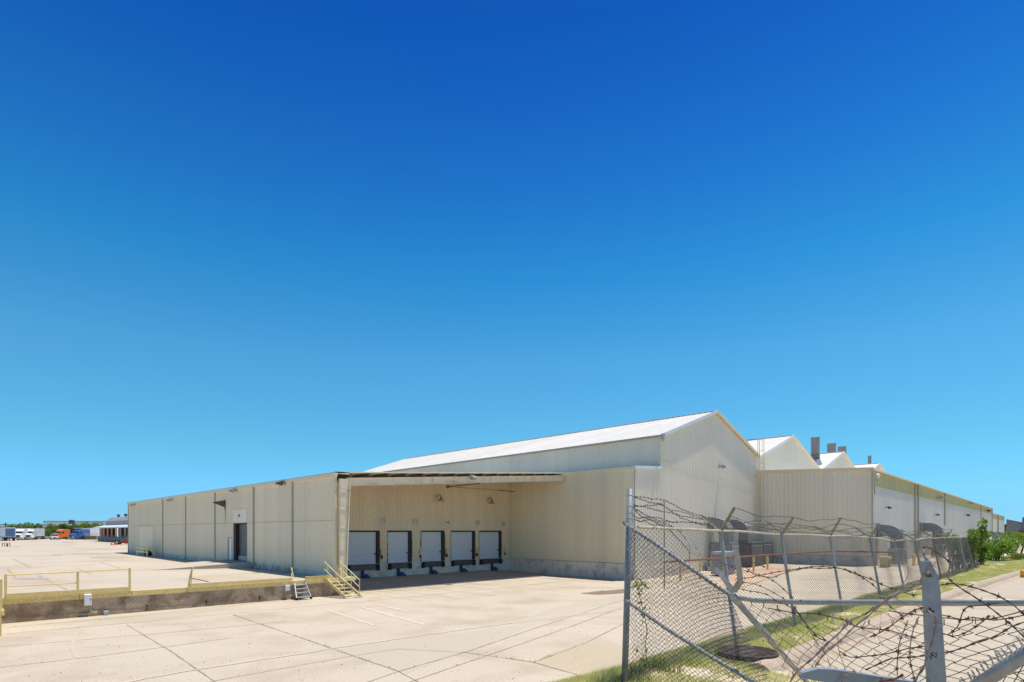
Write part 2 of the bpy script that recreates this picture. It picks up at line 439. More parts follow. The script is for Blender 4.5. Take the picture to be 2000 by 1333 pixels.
strip(mb, cp((224,1337),(350,1314),(577,1279),(664,1265),(870,1235),(1040,1212),(1214,1190)), .13, cz(.012), .5)
tag(mb.build('yellow_court_line', YLINE), kind='structure')
mb = MB()
for pl in ([(640,1192),(730,1222)], [(700,1185),(830,1221)], [(740,1182),(800,1196)]): strip(mb, cp(*pl), .22, cz(.010), .5)
for k in range(5):
    X = 22.0+k*4.1
    strip(mb, [(X, 32.5), (X, 41.0)], .10, cz(.011), .3)
tag(mb.build('scraped_stall_line', PALE), kind='structure')
mb = MB()
for pl in ([(152,1234),(146,1244),(142,1255),(142,1266),(146,1277),(154,1286)],): strip(mb, cp(*pl), .12, cz(.008), .4)
tag(mb.build('tyre_mark', mat('tyre_smear', (.50,.425,.33), .9)), kind='structure')
# puddle-stain by the wall corner
mb = MB()
pp = [onz(x, y, .3) for x, y in ((1136,1160),(1160,1155),(1190,1153),(1220,1150),(1218,1159),(1190,1161),(1165,1162))]
mb.add([(p.x, p.y, courtz(p.x,p.y)+.014) for p in [onz(x, y, 0) for x, y in ((1136,1160),(1160,1156),(1190,1154),(1220,1151),(1218,1159),(1190,1161),(1165,1162))]], (tuple(range(6,-1,-1)),))
tag(mb.build('silt_patch', mat('brown_silt', (.26,.19,.12), .9, var=.35, scale=3)), kind='structure')
mb = MB()
pr = [onz(x, y, .5) for x, y in ((1385,1137),(1400,1120),(1440,1112),(1500,1108),(1545,1106),(1550,1112),(1500,1122),(1450,1135))]
mb.add([(p.x, p.y, courtz(p.x,p.y)+.016) for p in pr], (tuple(range(7,-1,-1)),))
tag(mb.build('red_dirt_patch', mat('red_dirt', (.50,.30,.19), .9, col2=(.56,.44,.32), scale=.9)), kind='structure')
mb = MB()
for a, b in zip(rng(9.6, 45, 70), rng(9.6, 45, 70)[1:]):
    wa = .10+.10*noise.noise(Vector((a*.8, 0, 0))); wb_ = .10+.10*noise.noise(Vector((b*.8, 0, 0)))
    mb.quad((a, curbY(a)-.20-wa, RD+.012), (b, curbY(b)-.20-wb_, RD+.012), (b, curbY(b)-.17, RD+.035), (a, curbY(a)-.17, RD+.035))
tag(mb.build('gutter_dirt_shade', mat('gutter_dirt_shade', (.24,.20,.14), .95, var=.4, scale=5)), kind='structure')  # stain along the curb foot, with the curb face's shade put into its colour
mb = MB()
for k in range(14):
    X = 13.5+k*4.2; strip(mb, [(X, -10), (X+.2, curbY(X)-.45)], .025, lambda x, y: RD+.006, .5)
strip(mb, [(9.5, 1.2), (40, .9), (90, -1.5)], .03, lambda x, y: RD+.007, .4)
tag(mb.build('road_joint', JOINT2), kind='structure')
# upper yard joints and stains
mb = MB()
def yz(dz): return lambda x, y: yardz(x, y)+dz
for pl, w in (([(25,1092),(62,1110)],.12), ([(75,1125),(130,1152)],.12), ([(15,1112),(30,1128)],.1), ([(150,1110),(178,1122)],.1),
              ([(195,1098),(240,1112)],.12), ([(0,1106),(120,1099),(250,1094)],.1), ([(55,1073),(110,1071)],.2), ([(340,1131),(388,1137)],.05), ([(300,1117),(455,1112)],.05)):
    strip(mb, [onyard(x, y) for x, y in pl], w, yz(.006), .6)
tag(mb.build('yard_joint', JOINT2), kind='structure')
mb = MB()
for cxp, cyp, a, b in ((215,1089,38,2.6), (110,1085,12,1.2), (60,1131,38,2.), (135,1060,14,1.0), (30,1068,12,1.2), (160,1082,60,.8)):
    c = onyard(cxp, cyp); q = onyard(cxp, cyp+b); w = onyard(cxp+a, cyp)
    ex = (w-c); ey = (q-c); nn = 22
    mb.add([(lambda v: (v.x, v.y, yardz(v.x, v.y)+.010))(c+(ex*math.cos(t)+ey*math.sin(t))*(1+.25*noise.noise(Vector((math.cos(t)*2, math.sin(t)*2, cxp))))) for t in [2*math.pi*i/nn for i in range(nn)]], (tuple(range(nn)),))
tag(mb.build('yard_stain', mat('old_oil_stain', (.33,.28,.23), .9, col2=(.44,.39,.32), scale=.5)), kind='structure')
# ================= LONG LOW WAREHOUSE =================
WX = 18.8; CY = 35.4; DY = 42.3; EX = 42.0; FY = 27.3
BY = 92.7
LW = thing('long_warehouse', 'long low beige metal warehouse with a covered recess of loading doors', 'warehouse', (WX, CY, 1.1))
zbot = lambda s: 1.40+.28*s/57.3
def wy(x): return onX(x, 1000, WX).y
fy0, fy1 = wy(482.7), wy(455.9)
py0, py1 = wy(453.8), wy(446.6)
mb = MB()
ribwall(mb, (WX, CY), (WX, BY), zbot, 7.80, .3, .035, (-1,0), [(fy0-CY, fy1-CY, 1.6, 4.86), (py0-CY, py1-CY, 1.62, 3.55)])
mb.quad((WX+.15, BY, 1.1), (EX+4, BY, 1.1), (EX+4, BY, 9.6), (WX+.15, BY, 7.8))
mb.build('side_wall', BEIGE, LW)
mb = MB(); mb.box(WX+.03, CY+.1, .9, WX+.33, fy0, 1.9); mb.box(WX+.03, fy1, .9, WX+.33, BY, 1.9)
mb.box(WX+.03, fy0, .9, WX+.33, fy1, 1.58); mb.build('foundation', FOUND, LW)
# lap seam in the cladding and side trims
mb = MB(); mb.box(WX-.045, CY+.05, 4.86, WX-.036, BY, 4.89); mb.build('lap_seam', DSPOUT, LW)
mb = MB(); mb.box(WX-.16, CY-.28, 7.80, WX+.05, BY+.1, 8.02); mb.build('eave_trim', TRIM, LW)
for x in (319, 364, 421.5, 497, 573):
    y = wy(x); mb = MB(); mb.box(WX-.13, y-.06, 1.25, WX-.04, y+.06, 7.80)
    mb.tube([(WX-.1, y, 1.45), (WX-.2, y, 1.2)], .07, 8); mb.build('downspout', DSPOUT, LW)
mb = MB(); mb.box(WX-.08, BY-.12, 1.25, WX+.05, BY+.06, 7.80); mb.build('corner_trim', DSPOUT, LW)
mb = MB(); mb.box(WX-.08, CY-.14, 1.1, WX+.08, CY-.01, 7.80); mb.build('corner_trim', TRIM, LW)
# tall rolled door
mb = MB()
mb.box(WX+.34, fy0, 1.6, WX+.40, fy0+.45, 4.9)
mb.box(WX+.02, fy0, 4.76, WX+.3, fy1, 4.858); mb.box(WX+.02, fy1-.55, 1.6, WX+.30, fy1-.003, 4.75)
mb.box(WX+.02, fy0+.003, 1.6, WX+.30, fy0+.06, 4.75)
fr = mb.build('door_frame', DARKB, LW)
mb = MB()
mb.box(WX+.31, fy0-.1, 1.62, WX+.36, fy1+.1, 4.95)
for k in range(12):
    z = 1.9+k*.25; mb.box(WX+.28, fy0+.06, z, WX+.31, fy1-.55, z+.16)
mb.build('freight_door', mat('grey_rolled_door', (.20,.19,.19), .55, .3, var=.35, scale=2), LW)
mb = MB(); mb.box(WX+.20, fy0+.06, 1.62, WX+.29, fy1-.55, 2.0); mb.build('door_sill', LGREY, LW)
mb = MB(); mb.box(WX-.06, fy0, 4.92, WX+.04, fy1, 6.06); mb.box(WX-.08, (fy0+fy1)/2-.02, 5.6, WX-.06, (fy0+fy1)/2+.02, 6.0)
mb.build('header_panel', WHITEW, LW)
mb = MB(); mb.bbox(WX-.16, (fy0+fy1)/2-.08, 5.42, WX-.07, (fy0+fy1)/2+.08, 5.6); mb.build('door_lamp', STEEL, LW)
mb = MB(); mb.box(WX+.01, py0, 1.62, WX+.07, py1, 3.55)
pd = mb.build('personnel_door', WHITE, LW)
mb = MB(); mb.box(WX-.03, py0+.07, 2.5, WX+.01, py0+.2, 2.62); mb.build('handle', STEEL, pd)
mb = MB(); mb.box(WX-.07, py0-.07, 1.55, WX+.03, py0, 3.62); mb.box(WX-.07, py1, 1.55, WX+.03, py1+.07, 3.62); mb.box(WX-.07, py0, 3.55, WX+.03, py1, 3.62)
mb.build('door_frame', DSPOUT, LW)
# raised service hatch outlines in the far bays
mb = MB(); y = wy(300); mb.box(WX-.06, y, 1.7, WX-.04, y+6.5, 4.8); mb.build('repair_panel', mat('greener_panel', (.84,.73,.50), .55, var=.05), LW)
# bracket with a rust run beneath
mb = MB(); yb = wy(441); a = (WX-.05, yb, 6.35); b = (WX-1.1, yb, 6.75); c = (WX-.05, yb, 6.95)
mb.beam(a, b, .06, .06); mb.beam(b, c, .06, .06); mb.beam((WX-.07, yb, 6.1), (WX-.07, yb, 7.0), .08, .05)
mb.prism([(WX-1.1, 6.76), (WX-.05, 6.4), (WX-.05, 6.95)], yb-.02, yb+.02)
mb.build('wall_bracket', STEEL, LW)
mb = MB(); z = 6.3
mb.add([(WX-.04, yb-.05, 6.3), (WX-.04, yb+.10, 6.3), (WX-.04, yb+.04, 5.0), (WX-.04, yb, 4.4)], ((0,1,2,3),)); mb.v = [(v[0]-.008, v[1], v[2]) for v in mb.v]
mb.build('rust_run', mat('rust_run', (.50,.34,.20), .7, col2=(.60,.50,.36), scale=3), LW)

# recess: dock wall with five doors
def dx(x): return onY(x, 1000, DY).x
doors = [(677,735,1103.5), (757.6,798,1100), (823,862.5,1097.5), (881,923,1095), (936,975,1093)]
zt_dock = lambda s: roofz(WX+.1+s)-.05
holes = []
DD = []
for x0, x1, _ in doors:
    a, b = dx(x0), dx(x1); DD.append((a, b)); holes.append((a-.03-WX-.1, b+.30-WX-.1, 1.44, 4.22))
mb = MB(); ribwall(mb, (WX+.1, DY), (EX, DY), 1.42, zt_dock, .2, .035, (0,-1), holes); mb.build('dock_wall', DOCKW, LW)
mb = MB(); mb.box(WX, DY+.001, -.3, EX, DY+.3, 1.43); mb.build('dock_foundation', FOUND, LW)
for i, (a, b) in enumerate(DD):
    mb = MB()
    mb.box(a-.03, DY+.36, 1.44, b+.34, DY+.40, 4.3)
    mb.box(b+.02, DY-.02, 1.44, b+.30, DY+.36, 4.22); mb.box(a-.03, DY-.02, 4.10, b+.02, DY+.3, 4.22); mb.box(a-.035, DY, 1.44, a-.0, DY+.3, 4.1)
    mb.build('door_frame', DARKB, LW)
    mb = MB(); nsl = 13; h = (4.10-1.45)/nsl
    for k in range(nsl):
        z = 1.45+k*h
        mb.add([(a, DY+.14, z), (b+.02, DY+.14, z), (b+.02, DY+.11, z+h*.3), (a, DY+.11, z+h*.3), (b+.02, DY+.11, z+h*.85), (a, DY+.11, z+h*.85), (b+.02, DY+.14, z+h), (a, DY+.14, z+h)],
               ((0,1,2,3), (3,2,4,5), (5,4,6,7)))
    mb.box(a, DY+.15, 1.45, b+.02, DY+.2, 4.10); mb.box(a, DY+.08, 1.445, b+.02, DY+.14, 1.50)
    dr = mb.build('dock_door', WDOOR, LW)
    mb = MB(); mb.box(b-.22, DY+.03, 2.25, b+.12, DY+.08, 2.31); mb.box(b-.12, DY+.04, 2.2, b-.04, DY+.10, 2.36); mb.build('handle', STEEL, dr)
    for xs_, sg_ in ((a-.035, -1), (b+.30, 1)):
        mb = MB(); zz = 1.46; ed = []
        while zz < 4.2:
            ed.append((zz, R.uniform(.008, .11) if i in (1, 2) else R.uniform(.006, .04))); zz += R.uniform(.08, .3)
        mb.v = [(xs_, DY-.045, z_) for z_, w_ in ed]+[(xs_+sg_*w_, DY-.045, z_) for z_, w_ in ed]
        mb.f = [(k, k+1, len(ed)+k+1, len(ed)+k) for k in range(len(ed)-1)]
        mb.build('torn_seal', DARKB, LW)
    # leveller pit lip and its rubber bumpers
    mb = MB(); mb.box(a+.22, DY-.06, .98, b+.05, DY-.02, 1.40); mb.box(a+.18, DY-.10, 1.34, b+.08, DY-.06, 1.43)
    mb.box(a+.22, DY-.12, .94, b+.05, DY-.07, 1.0)
    mb.build('dock_leveller', STEEL, LW)
    for c in (a+.02, b-.0):
        mb = MB()
        for q in range(4): mb.bbox(c-.02+.055*q, DY-.26, .88, c+.03+.055*q, DY-.01, 1.40, .008)
        mb.build('rubber_bumper', DARK, LW)
# return wall of the recess
mb = MB(); ribwall(mb, (EX, DY), (EX, FY), 1.40, roofz(EX)-.02, .2, .035, (-1,0)); mb.build('return_wall', RETW, LW)
mb = MB(); mb.box(EX-.05, FY-.02, -.4, EX+.2, DY-.002, 1.36); mb.build('return_foundation', FOUND, LW)
mb = MB(); mb.box(EX-.13, FY-.1, roofz(EX)-.14, EX+.02, CY-.05, roofz(EX)+.12); mb.build('eave_trim', TRIM, LW)
mb = MB(); mb.box(EX-.07, FY-.07, 1.2, EX-.036, FY+.08, roofz(EX)-.14); mb.box(EX-.07, FY-.07, 1.2, EX+.1, FY-.036, roofz(EX)-.14); mb.build('corner_trim', WHITEW, LW)
# lean-to front, flush with the gable
mb = MB(); ribwall(mb, (EX, FY), (46.1, FY), .9, lambda s: roofz(EX+s)-.02, .3, .035, (0,-1)); mb.build('lean_to_front', WHITEW, LW)
mb = MB(); mb.beam((EX-.1, FY-.10, roofz(EX)+.02), (46.2, FY-.10, roofz(46.2)+.02), .14, .26); mb.build('rake_trim', WHITE, LW)
# roof
def slab(mb, x0, x1, y0, y1, f, t=.07):
    mb.add([(x0,y0,f(x0)),(x1,y0,f(x1)),(x1,y1,f(x1)),(x0,y1,f(x0)),(x0,y0,f(x0)-t),(x1,y0,f(x1)-t),(x1,y1,f(x1)-t),(x0,y1,f(x0)-t)],
           [(0,1,2,3),(7,6,5,4),(0,4,5,1),(1,5,6,2),(2,6,7,3),(3,7,4,0)])
mb = MB(); rz_ = lambda X: roofz(X)+.13
slab(mb, WX-.15, EX+.02, CY-.20, BY+.15, rz_); slab(mb, EX+.021, 46.14, FY-.05, BY+.15, rz_)
k = CY
mb.build('roof', ROOFD, LW)
# canopy: rusty beam on a tapered column, purlins above it
mb = MB()
zb0 = 7.72; zb = lambda X: zb0+.0735*(X-WX)
x1 = EX-.12
def ibeam(mb, xa, xb, y, za, zb_, ha, hb, w=.24, t=.025):
    for (o, s_) in ((0, 0), (1, 0)):
        A = za-(ha if o else 0); B = zb_-(hb if o else 0)
        mb.add([(xa,y-w/2,A),(xb,y-w/2,B),(xb,y+w/2,B),(xa,y+w/2,A),(xa,y-w/2,A-t),(xb,y-w/2,B-t),(xb,y+w/2,B-t),(xa,y+w/2,A-t)],
               [(0,1,2,3),(7,6,5,4),(0,4,5,1),(1,5,6,2),(2,6,7,3),(3,7,4,0)])
    mb.add([(xa,y-.015,za),(xb,y-.015,zb_),(xb,y-.015,zb_-hb),(xa,y-.015,za-ha)], ((0,1,2,3),)); mb.add([(xa,y+.015,za),(xb,y+.015,zb_),(xb,y+.015,zb_-hb),(xa,y+.015,za-ha)], ((0,1,2,3),))
BYY = CY-.42
ibeam(mb, WX+.62, x1, BYY, zb(WX)-.02, zb(x1)-.02, .52, .48)
for X in (26.5, 28.6, 32.4, 37.8): mb.box(X, BYY-.12, zb(X)-.50, X+.02, BYY+.12, zb(X)-.06)
mb.box(x1-.03, BYY-.13, zb(x1)-.56, x1, BYY+.13, zb(x1)-.02)
mb.build('canopy_beam', BEAMM, LW)
mb = MB()
mb.add([(WX+.1,CY-.42-.14,1.1),(WX+.46,CY-.42-.14,1.1),(WX+.72,CY-.42-.14,zb(WX)-.1),(WX+.1,CY-.42-.14,zb(WX)-.1),
        (WX+.1,CY-.32,1.1),(WX+.46,CY-.32,1.1),(WX+.72,CY-.32,zb(WX)-.1),(WX+.1,CY-.32,zb(WX)-.1)],
       [(0,1,2,3),(7,6,5,4),(0,4,5,1),(1,5,6,2),(2,6,7,3),(3,7,4,0)])
for z in (2.9, 4.4, 5.6, 6.75): mb.box(WX+.05, CY-.42-.17, z, WX+.5+.045*z, CY-.42-.141, z+.03)
mb.beam((WX+.50, CY-.42-.19, 1.1), (WX+.79, CY-.42-.19, zb(WX)-.0), .07, .07)
mb.build('tapered_column', BEAMM, LW)
for k in range(15):
    X = WX+.9+k*1.52; z = rz_(X)-.075
    mb = MB(); mb.box(X, CY-.19, z-.20, X+.07, DY-.05, z); mb.box(X+.07, CY-.19, z-.20, X+.26, CY-.15, z-.03)
    mb.build('purlin', STEEL, LW)
mb = MB(); mb.box(WX-.15, CY-.26, rz_(WX)-.11, WX+.9, CY-.23, rz_(WX)+.03)
mb.beam((WX-.15, CY-.245, rz_(WX-.15)-.03), (EX, CY-.245, rz_(EX)-.03), .03, .09); mb.build('roof_edge_strip', TRIM, LW)
mb = MB(); a = P(874.5, 951, 49.5); mb.tube([a, P(937, 944.5, 47.5)], .045, 6); mb.tube([a, P(970, 957.5, 54), P(1005, 960.6, 54.6)], .018, 5); mb.tube([P(972, 957.7, 54), P(1005, 960.6, 54.6)], .05, 6)
mb.box(a.x-.12, a.y-.12, a.z-.1, a.x+.1, a.y+.1, a.z+.1)
mb.build('canopy_brace', STEEL, LW)

# concrete ramp up to the tall door
mb = MB(); y0, y1 = fy0-.9, py1+.6
mb.add([(WX+.02, y0, 1.60), (WX+.02, y1, 1.60), (WX-6.5, y1+2.5, 1.12), (WX-6.5, y0+2.2, 1.12), (WX+.02, y0, .9), (WX+.02, y1, .9), (WX-6.5, y1+2.5, .9), (WX-6.5, y0+2.2, .9)],
       [(0,1,2,3), (0,3,7,4), (1,5,6,2), (2,6,7,3)])
rampo = mb.build('door_ramp', YARD); tag(rampo, kind='structure')

# signs over the doors
def text_mesh(body, size, m, parent, loc, rot):
    cu = bpy.data.curves.new('t', 'FONT'); cu.body = body; cu.size = size; cu.align_x = 'CENTER'; cu.align_y = 'CENTER'; cu.extrude = .004; cu.offset = size*.025
    to = bpy.data.objects.new('t', cu); C.objects.link(to)
    dg = bpy.context.evaluated_depsgraph_get(); me = bpy.data.meshes.new_from_object(to.evaluated_get(dg))
    bpy.data.objects.remove(to); me.materials.clear(); me.materials.append(m)
    o = bpy.data.objects.new('number', me); C.objects.link(o); o.parent = parent; o.location = loc; o.rotation_euler = rot
    return o
sg = [(669, 1017.5, '21'), (747.5, 1017.5, '22'), (810.5, 1020, '23'), (872.5, 1021, '24'), (931.5, 1022, '25'), (982.5, 1024, '26')]
wh = ['beside the rusty corner column', 'between the first and second dock doors', 'between the second and third dock doors', 'between the third and fourth dock doors', 'between the fourth and fifth dock doors', 'by the inner corner of the recess']
for (x, y, t), w in zip(sg, wh):
    p = onY(x, y, DY); s = thing('dock_number_sign', 'small white square sign reading %s, %s' % (t, w), 'sign', (p.x, DY-.07, p.z), group='number signs above the dock doors')
    mb = MB(); mb.box(-.24, -.006, -.24, .24, .02, .24); mb.build('sign_board', SIGNW, s, False)
    mb = MB()
    for q in ((-.24,-.24,.24,-.21), (-.24,.21,.24,.24), (-.24,-.21,-.21,.21), (.21,-.21,.24,.21)): mb.box(q[0], -.010, q[1], q[2], -.0061, q[3])
    mb.build('border', SIGNR, s, False)
    text_mesh(t, .36, INK, s, (0, -.012, 0), (math.pi/2, 0, 0))
# control boxes between the doors
cbx = [(745.5, 1073, 1085, 1092), (821.5, 1072, 1084.5, 1090), (872.5, 1071.5, 1082.5, 1088), (931.5, 1071, 1081, 1087), (985.5, 1068.5, 1080, 1084)]
for i, (x, ya, yb_, yc) in enumerate(cbx):
    a = onY(x, ya, DY-.1); z1 = onY(x, yb_, DY-.1).z; z0 = onY(x, yc, DY-.1).z
    s = thing('dock_control_box', ['tall yellow control box with black foot between the first two dock doors', 'tall yellow control box with black foot left of the third dock door',
        'tall yellow control box with black foot left of the fourth dock door', 'tall yellow control box with black foot left of the fifth dock door', 'narrow yellow control box with black foot by the recess corner'][i], 'control box', (a.x, DY-.05, z0), group='yellow control boxes between the dock doors')
    w = .10 if i < 4 else .07
    mb = MB(); mb.bbox(-w, -.12, z1-z0, w, .02, a.z-z0, .02); mb.box(-w, -.14, a.z-z0-.07, w, -.121, a.z-z0-.02); mb.box(-w*.6, -.13, z1-z0+.08, w*.6, -.121, z1-z0+.18); mb.build('casing', YEL, s, False)
    mb = MB(); mb.bbox(-w*.75, -.13, 0, w*.75, .02, z1-z0, .015); mb.build('lamp_unit', BLACKP, s, False)
p = onY(669, 1091, DY-.1)
s = thing('signal_lamp_box', 'small black box with a red lamp on the dock wall under sign 21', 'signal lamp', (p.x, DY-.05, p.z-.25))
mb = MB(); mb.bbox(-.11, -.16, -.05, .11, .02, .45, .02); mb.tube([(0, 0, .45), (0, 0, 1.7)], .02, 6); mb.build('casing', BLACKP, s, False)
mb = MB(); mb.tube([(0, -.16, .33), (0, -.21, .33)], .075, 10); mb.build('red_lens', RED, s, False)
# blue trailer restraints
for i, (x, y) in enumerate(((711, 1128), (781, 1123.5), (845, 1121), (903.5, 1117.5), (964, 1114.5))):
    a = onY(x, y, DY-.3)
    zb_ = courtz(a.x, DY-.4)
    s = thing('trailer_restraint', ['blue steel trailer hook bolted under the widest, leftmost dock door', 'blue steel trailer hook bolted under the second dock door', 'blue steel trailer hook bolted under the middle dock door',
        'blue steel trailer hook bolted under the fourth dock door', 'blue steel trailer hook bolted under the rightmost dock door'][i], 'trailer restraint', (a.x, DY, zb_), group='blue trailer restraints under the dock doors')
    mb = MB(); mb.box(-.13, -.10, .12, .13, -.02, .72); mb.box(-.10, -.17, .15, -.05, -.10, .65); mb.box(.05, -.17, .15, .10, -.10, .65); mb.build('wall_track', BLUE, s, False)
    mb = MB(); mb.prism([(-.6, .0), (-.1, .0), (-.1, .34), (-.28, .34), (-.6, .14)], -.16, .34, 'x')
    mb.box(.34, -.5, .03, .5, -.15, .12); mb.box(-.05, -.62, .10, .05, -.45, .26); mb.build('hook_carriage', BLUE, s, False)

# ================= FLOODLIGHTS =================
def floodlight(label, loc, rz, group, k=1., dark=False):
    s = thing('floodlight', label, 'floodlight', loc, rz, group)   # local -Y points away from the wall
    mb = MB(); mb.beam((0,0,0), (0,-.28*k,.06*k), .05*k, .05*k); mb.box(-.09*k, -.01, -.1*k, .09*k, .0, .1*k); mb.build('bracket', STEEL, s, False)
    mb = MB(); mb.prism([(-.22*k, .20*k), (-.62*k, .06*k), (-.66*k, -.08*k), (-.30*k, -.20*k), (-.20*k, -.02*k)], -.24*k, .24*k, 'x'); mb.build('lamp_housing', STEEL if dark else SILV2, s, False)
    mb = MB(); mb.quad((-.2*k,-.635*k,-.105*k), (.2*k,-.635*k,-.105*k), (.2*k,-.34*k,-.205*k), (-.2*k,-.34*k,-.205*k)); mb.build('lens', LGREY, s, False)
    return s
for i, (x, y) in enumerate(((264.5, 986), (338, 976.5), (463, 958), (557.5, 944))):
    p = onX(x, y, WX)
    floodlight(['grey floodlight at the far left end of the long warehouse eave', 'grey floodlight on the long warehouse eave, second from its far end', 'grey floodlight on the eave above the tall dark door', 'grey floodlight on the eave nearest the warehouse corner'][i],
               (WX-.04, p.y, p.z-.02), -math.pi/2, 'floodlights along the long warehouse eave', .95, dark=(i == 3))
p = onY(920, 934, CY-.58)
floodlight('whitish floodlight hung on the rusty canopy beam', (p.x, CY-.56, p.z), 0, None, .9)
p = onY(1404, 912, FY)
floodlight('weathered floodlight high on the big gable wall', (p.x, FY-.04, p.z), math.radians(25), None, 1.0)
for i, (x, y) in enumerate(((861.6, 973), (961, 978.5))):
    p = onY(x, y, DY-.7)
    s = thing('hood_lamp', ['dark hooded lamp on the recess wall above the gap between the third and fourth doors', 'dark hooded lamp on the recess wall above the rightmost dock door'][i], 'lamp', (p.x, DY-.04, p.z), group='hooded lamps on the recess wall')
    mb = MB(); mb.tube([(0,0,.15), (0,-.35,.32), (0,-.62,.30), (0,-.65,.12)], .03, 6); mb.lathe((0,-.65,-.05), [(.07,0), (.09,.06), (.08,.14), (.04,.18)], 10); mb.build('arm', STEEL, s, False)
    mb = MB(); mb.lathe((0,-.65,-.30), [(.30,0), (.27,.10), (.12,.25)], 14); mb.build('shade', SILV2, s, False)

# ================= GABLED WAREHOUSES =================
GZ, RZ_, HW = 12.74, 16.42, 10.73
GBK = 82.0
glabels = ['tall pale metal warehouse with the largest gable, nearest the camera', 'second gabled warehouse, its white peak right of the caged ladder',
           'third gabled warehouse, small white peak beside the thick grey stacks', 'fourth gabled warehouse, only its low roof tip showing behind the annex']
for g in range(4):
    cx = 56.85+21.48*g; x0, x1 = cx-HW, cx+HW
    T = thing('gabled_warehouse', glabels[g], 'warehouse', (cx, FY, .2), group='row of gabled warehouses')
    hz = lambda X: RZ_-(RZ_-GZ)*abs(X-cx)/HW
    mb = MB()
    for (a, b) in ((x0, cx), (cx, x1)): ribwall(mb, (a, FY), (b, FY), .9 if g == 0 else 9.5, lambda s, a=a: hz(a+s)-.02, .3, .03, (0,-1))
    mb.build('gable_wall', WHITEW, T)
    if g == 0:
        mb = MB(); mb.box(EX+.2, FY-.05, -.3, x1, FY+.2, .98); mb.build('foundation', FOUND, T)
        mb = MB(); ribwall(mb, (x0, GBK), (x0, FY), roofz(x0)+.02, GZ-.02, .3, .035, (-1,0)); mb.build('side_wall', UPPERW, T)
        mb = MB(); mb.quad((x0, GBK, 1), (cx, GBK, 1), (cx, GBK, RZ_), (x0, GBK, GZ)); mb.quad((cx, GBK, 1), (x1, GBK, 1), (x1, GBK, GZ), (cx, GBK, RZ_)); mb.build('back_wall', WHITEW, T)
        mb = MB(); mb.box(x0-.06, FY-.07, roofz(x0), x0+.12, FY-.036, GZ-.2); mb.build('corner_trim', TRIM, T)
    mb = MB(); ov = .22
    for sgn in (-1, 1):
        e = cx+sgn*(HW+(ov if (g == 0 and sgn < 0) else -.01)); ze = hz(e)+.08
        mb.add([(cx, FY-ov, RZ_+.08), (e, FY-ov, ze), (e, GBK+.2, ze), (cx, GBK+.2, RZ_+.08), (cx, FY-ov, RZ_), (e, FY-ov, ze-.08), (e, GBK+.2, ze-.08), (cx, GBK+.2, RZ_)],
               [(0,1,2,3),(7,6,5,4),(0,4,5,1),(1,5,6,2),(2,6,7,3),(3,7,4,0)])
        y = FY
        while y < GBK:
            y += .61
            mb.add([(cx, y, RZ_+.081), (cx, y+.05, RZ_+.081), (e, y+.05, ze+.001), (e, y, ze+.001), (cx, y+.012, RZ_+.115), (cx, y+.038, RZ_+.115), (e, y+.038, ze+.035), (e, y+.012, ze+.035)],
                   [(4,5,6,7), (0,4,7,3), (1,2,6,5)])
    mb.box(cx-.25, FY-ov, RZ_+.07, cx+.25, GBK+.2, RZ_+.13)
    mb.build('roof', ROOF, T)
    for sgn, m_ in ((-1, WHITE), (1, TRIM)):
        mb = MB(); e = cx+sgn*(HW+(ov if (g == 0 and sgn < 0) else -.02))
        mb.beam((cx, FY-ov-.05, RZ_+.03), (e, FY-ov-.05, hz(e)+.03), .09, .30 if g == 0 else .26)
        mb.build('rake_trim', m_, T)
    if g == 0:
        mb = MB(); mb.tube([(x0+.3, FY-.06, 10.6), (58, FY-.06, 9.7), (x1-.4, FY-.06, 9.0)], .011, 5); mb.build('wall_cable', DSPOUT, T)
        mb = MB(); mb.box(x0-.36, FY-.5, GZ-.14, x0-.2, GBK, GZ+.02); mb.build('gutter', GALVD, T)
        mb = MB(); mb.box(x0-.38, FY-.55, GZ-.42, x0-.12, FY-.28, GZ+.10); mb.tube([(x0-.25, FY-.4, GZ-.4), (x0-.25, FY-.4, GZ-.6)], .06, 8); mb.build('gutter_box', LGREY, T)

# caged ladder in the corner
s = thing('cage_ladder', 'tall pale access ladder with safety cage up the corner beside the big gable', 'ladder', (67.05, 26.95, .5))
mb = MB()
for X in (66.78, 67.22): mb.beam((X, 26.95, 1.3), (X, 26.95, 14.7), .06, .05)
z = 1.5
while z < 14.2: mb.tube([(66.78, 26.95, z), (67.22, 26.95, z)], .015, 5); z += .3
for z in (3.2, 5.6, 8.0, 10.4): mb.beam((66.5, 27.2, z), (67.5, 26.95, z), .05, .04)
mb.build('rung_frame', TRIM, s)
mb = MB()
for z in (11.3, 12.4, 13.4, 14.6):
    pts = [(67.0+.42*math.cos(t), 26.95-.05-.42*abs(math.sin(t))*1.4, z) for t in [math.pi*q/8 for q in range(9)]]
    mb.tube(pts, .02, 5)
for q in range(1, 8, 2):
    t = math.pi*q/8; mb.tube([(67.0+.42*math.cos(t), 26.90-.59*math.sin(t), 11.2), (67.0+.42*math.cos(t), 26.90-.59*math.sin(t), 14.65)], .018, 5)
mb.build('safety_cage', TRIM, s)
mb = MB(); mb.tube([(66.78, 26.95, 14.6), (65.9, 26.95, 14.6), (65.5, 27.6, 14.6), (65.5, 27.6, 13.4)], .03, 6)
mb.tube([(67.6, 26.9, 11.0), (68.5, 26.9, 11.0), (68.5, 26.9, 12.1), (67.7, 26.9, 12.1)], .03, 6)
mb.build('grab_rail', STEEL, s)

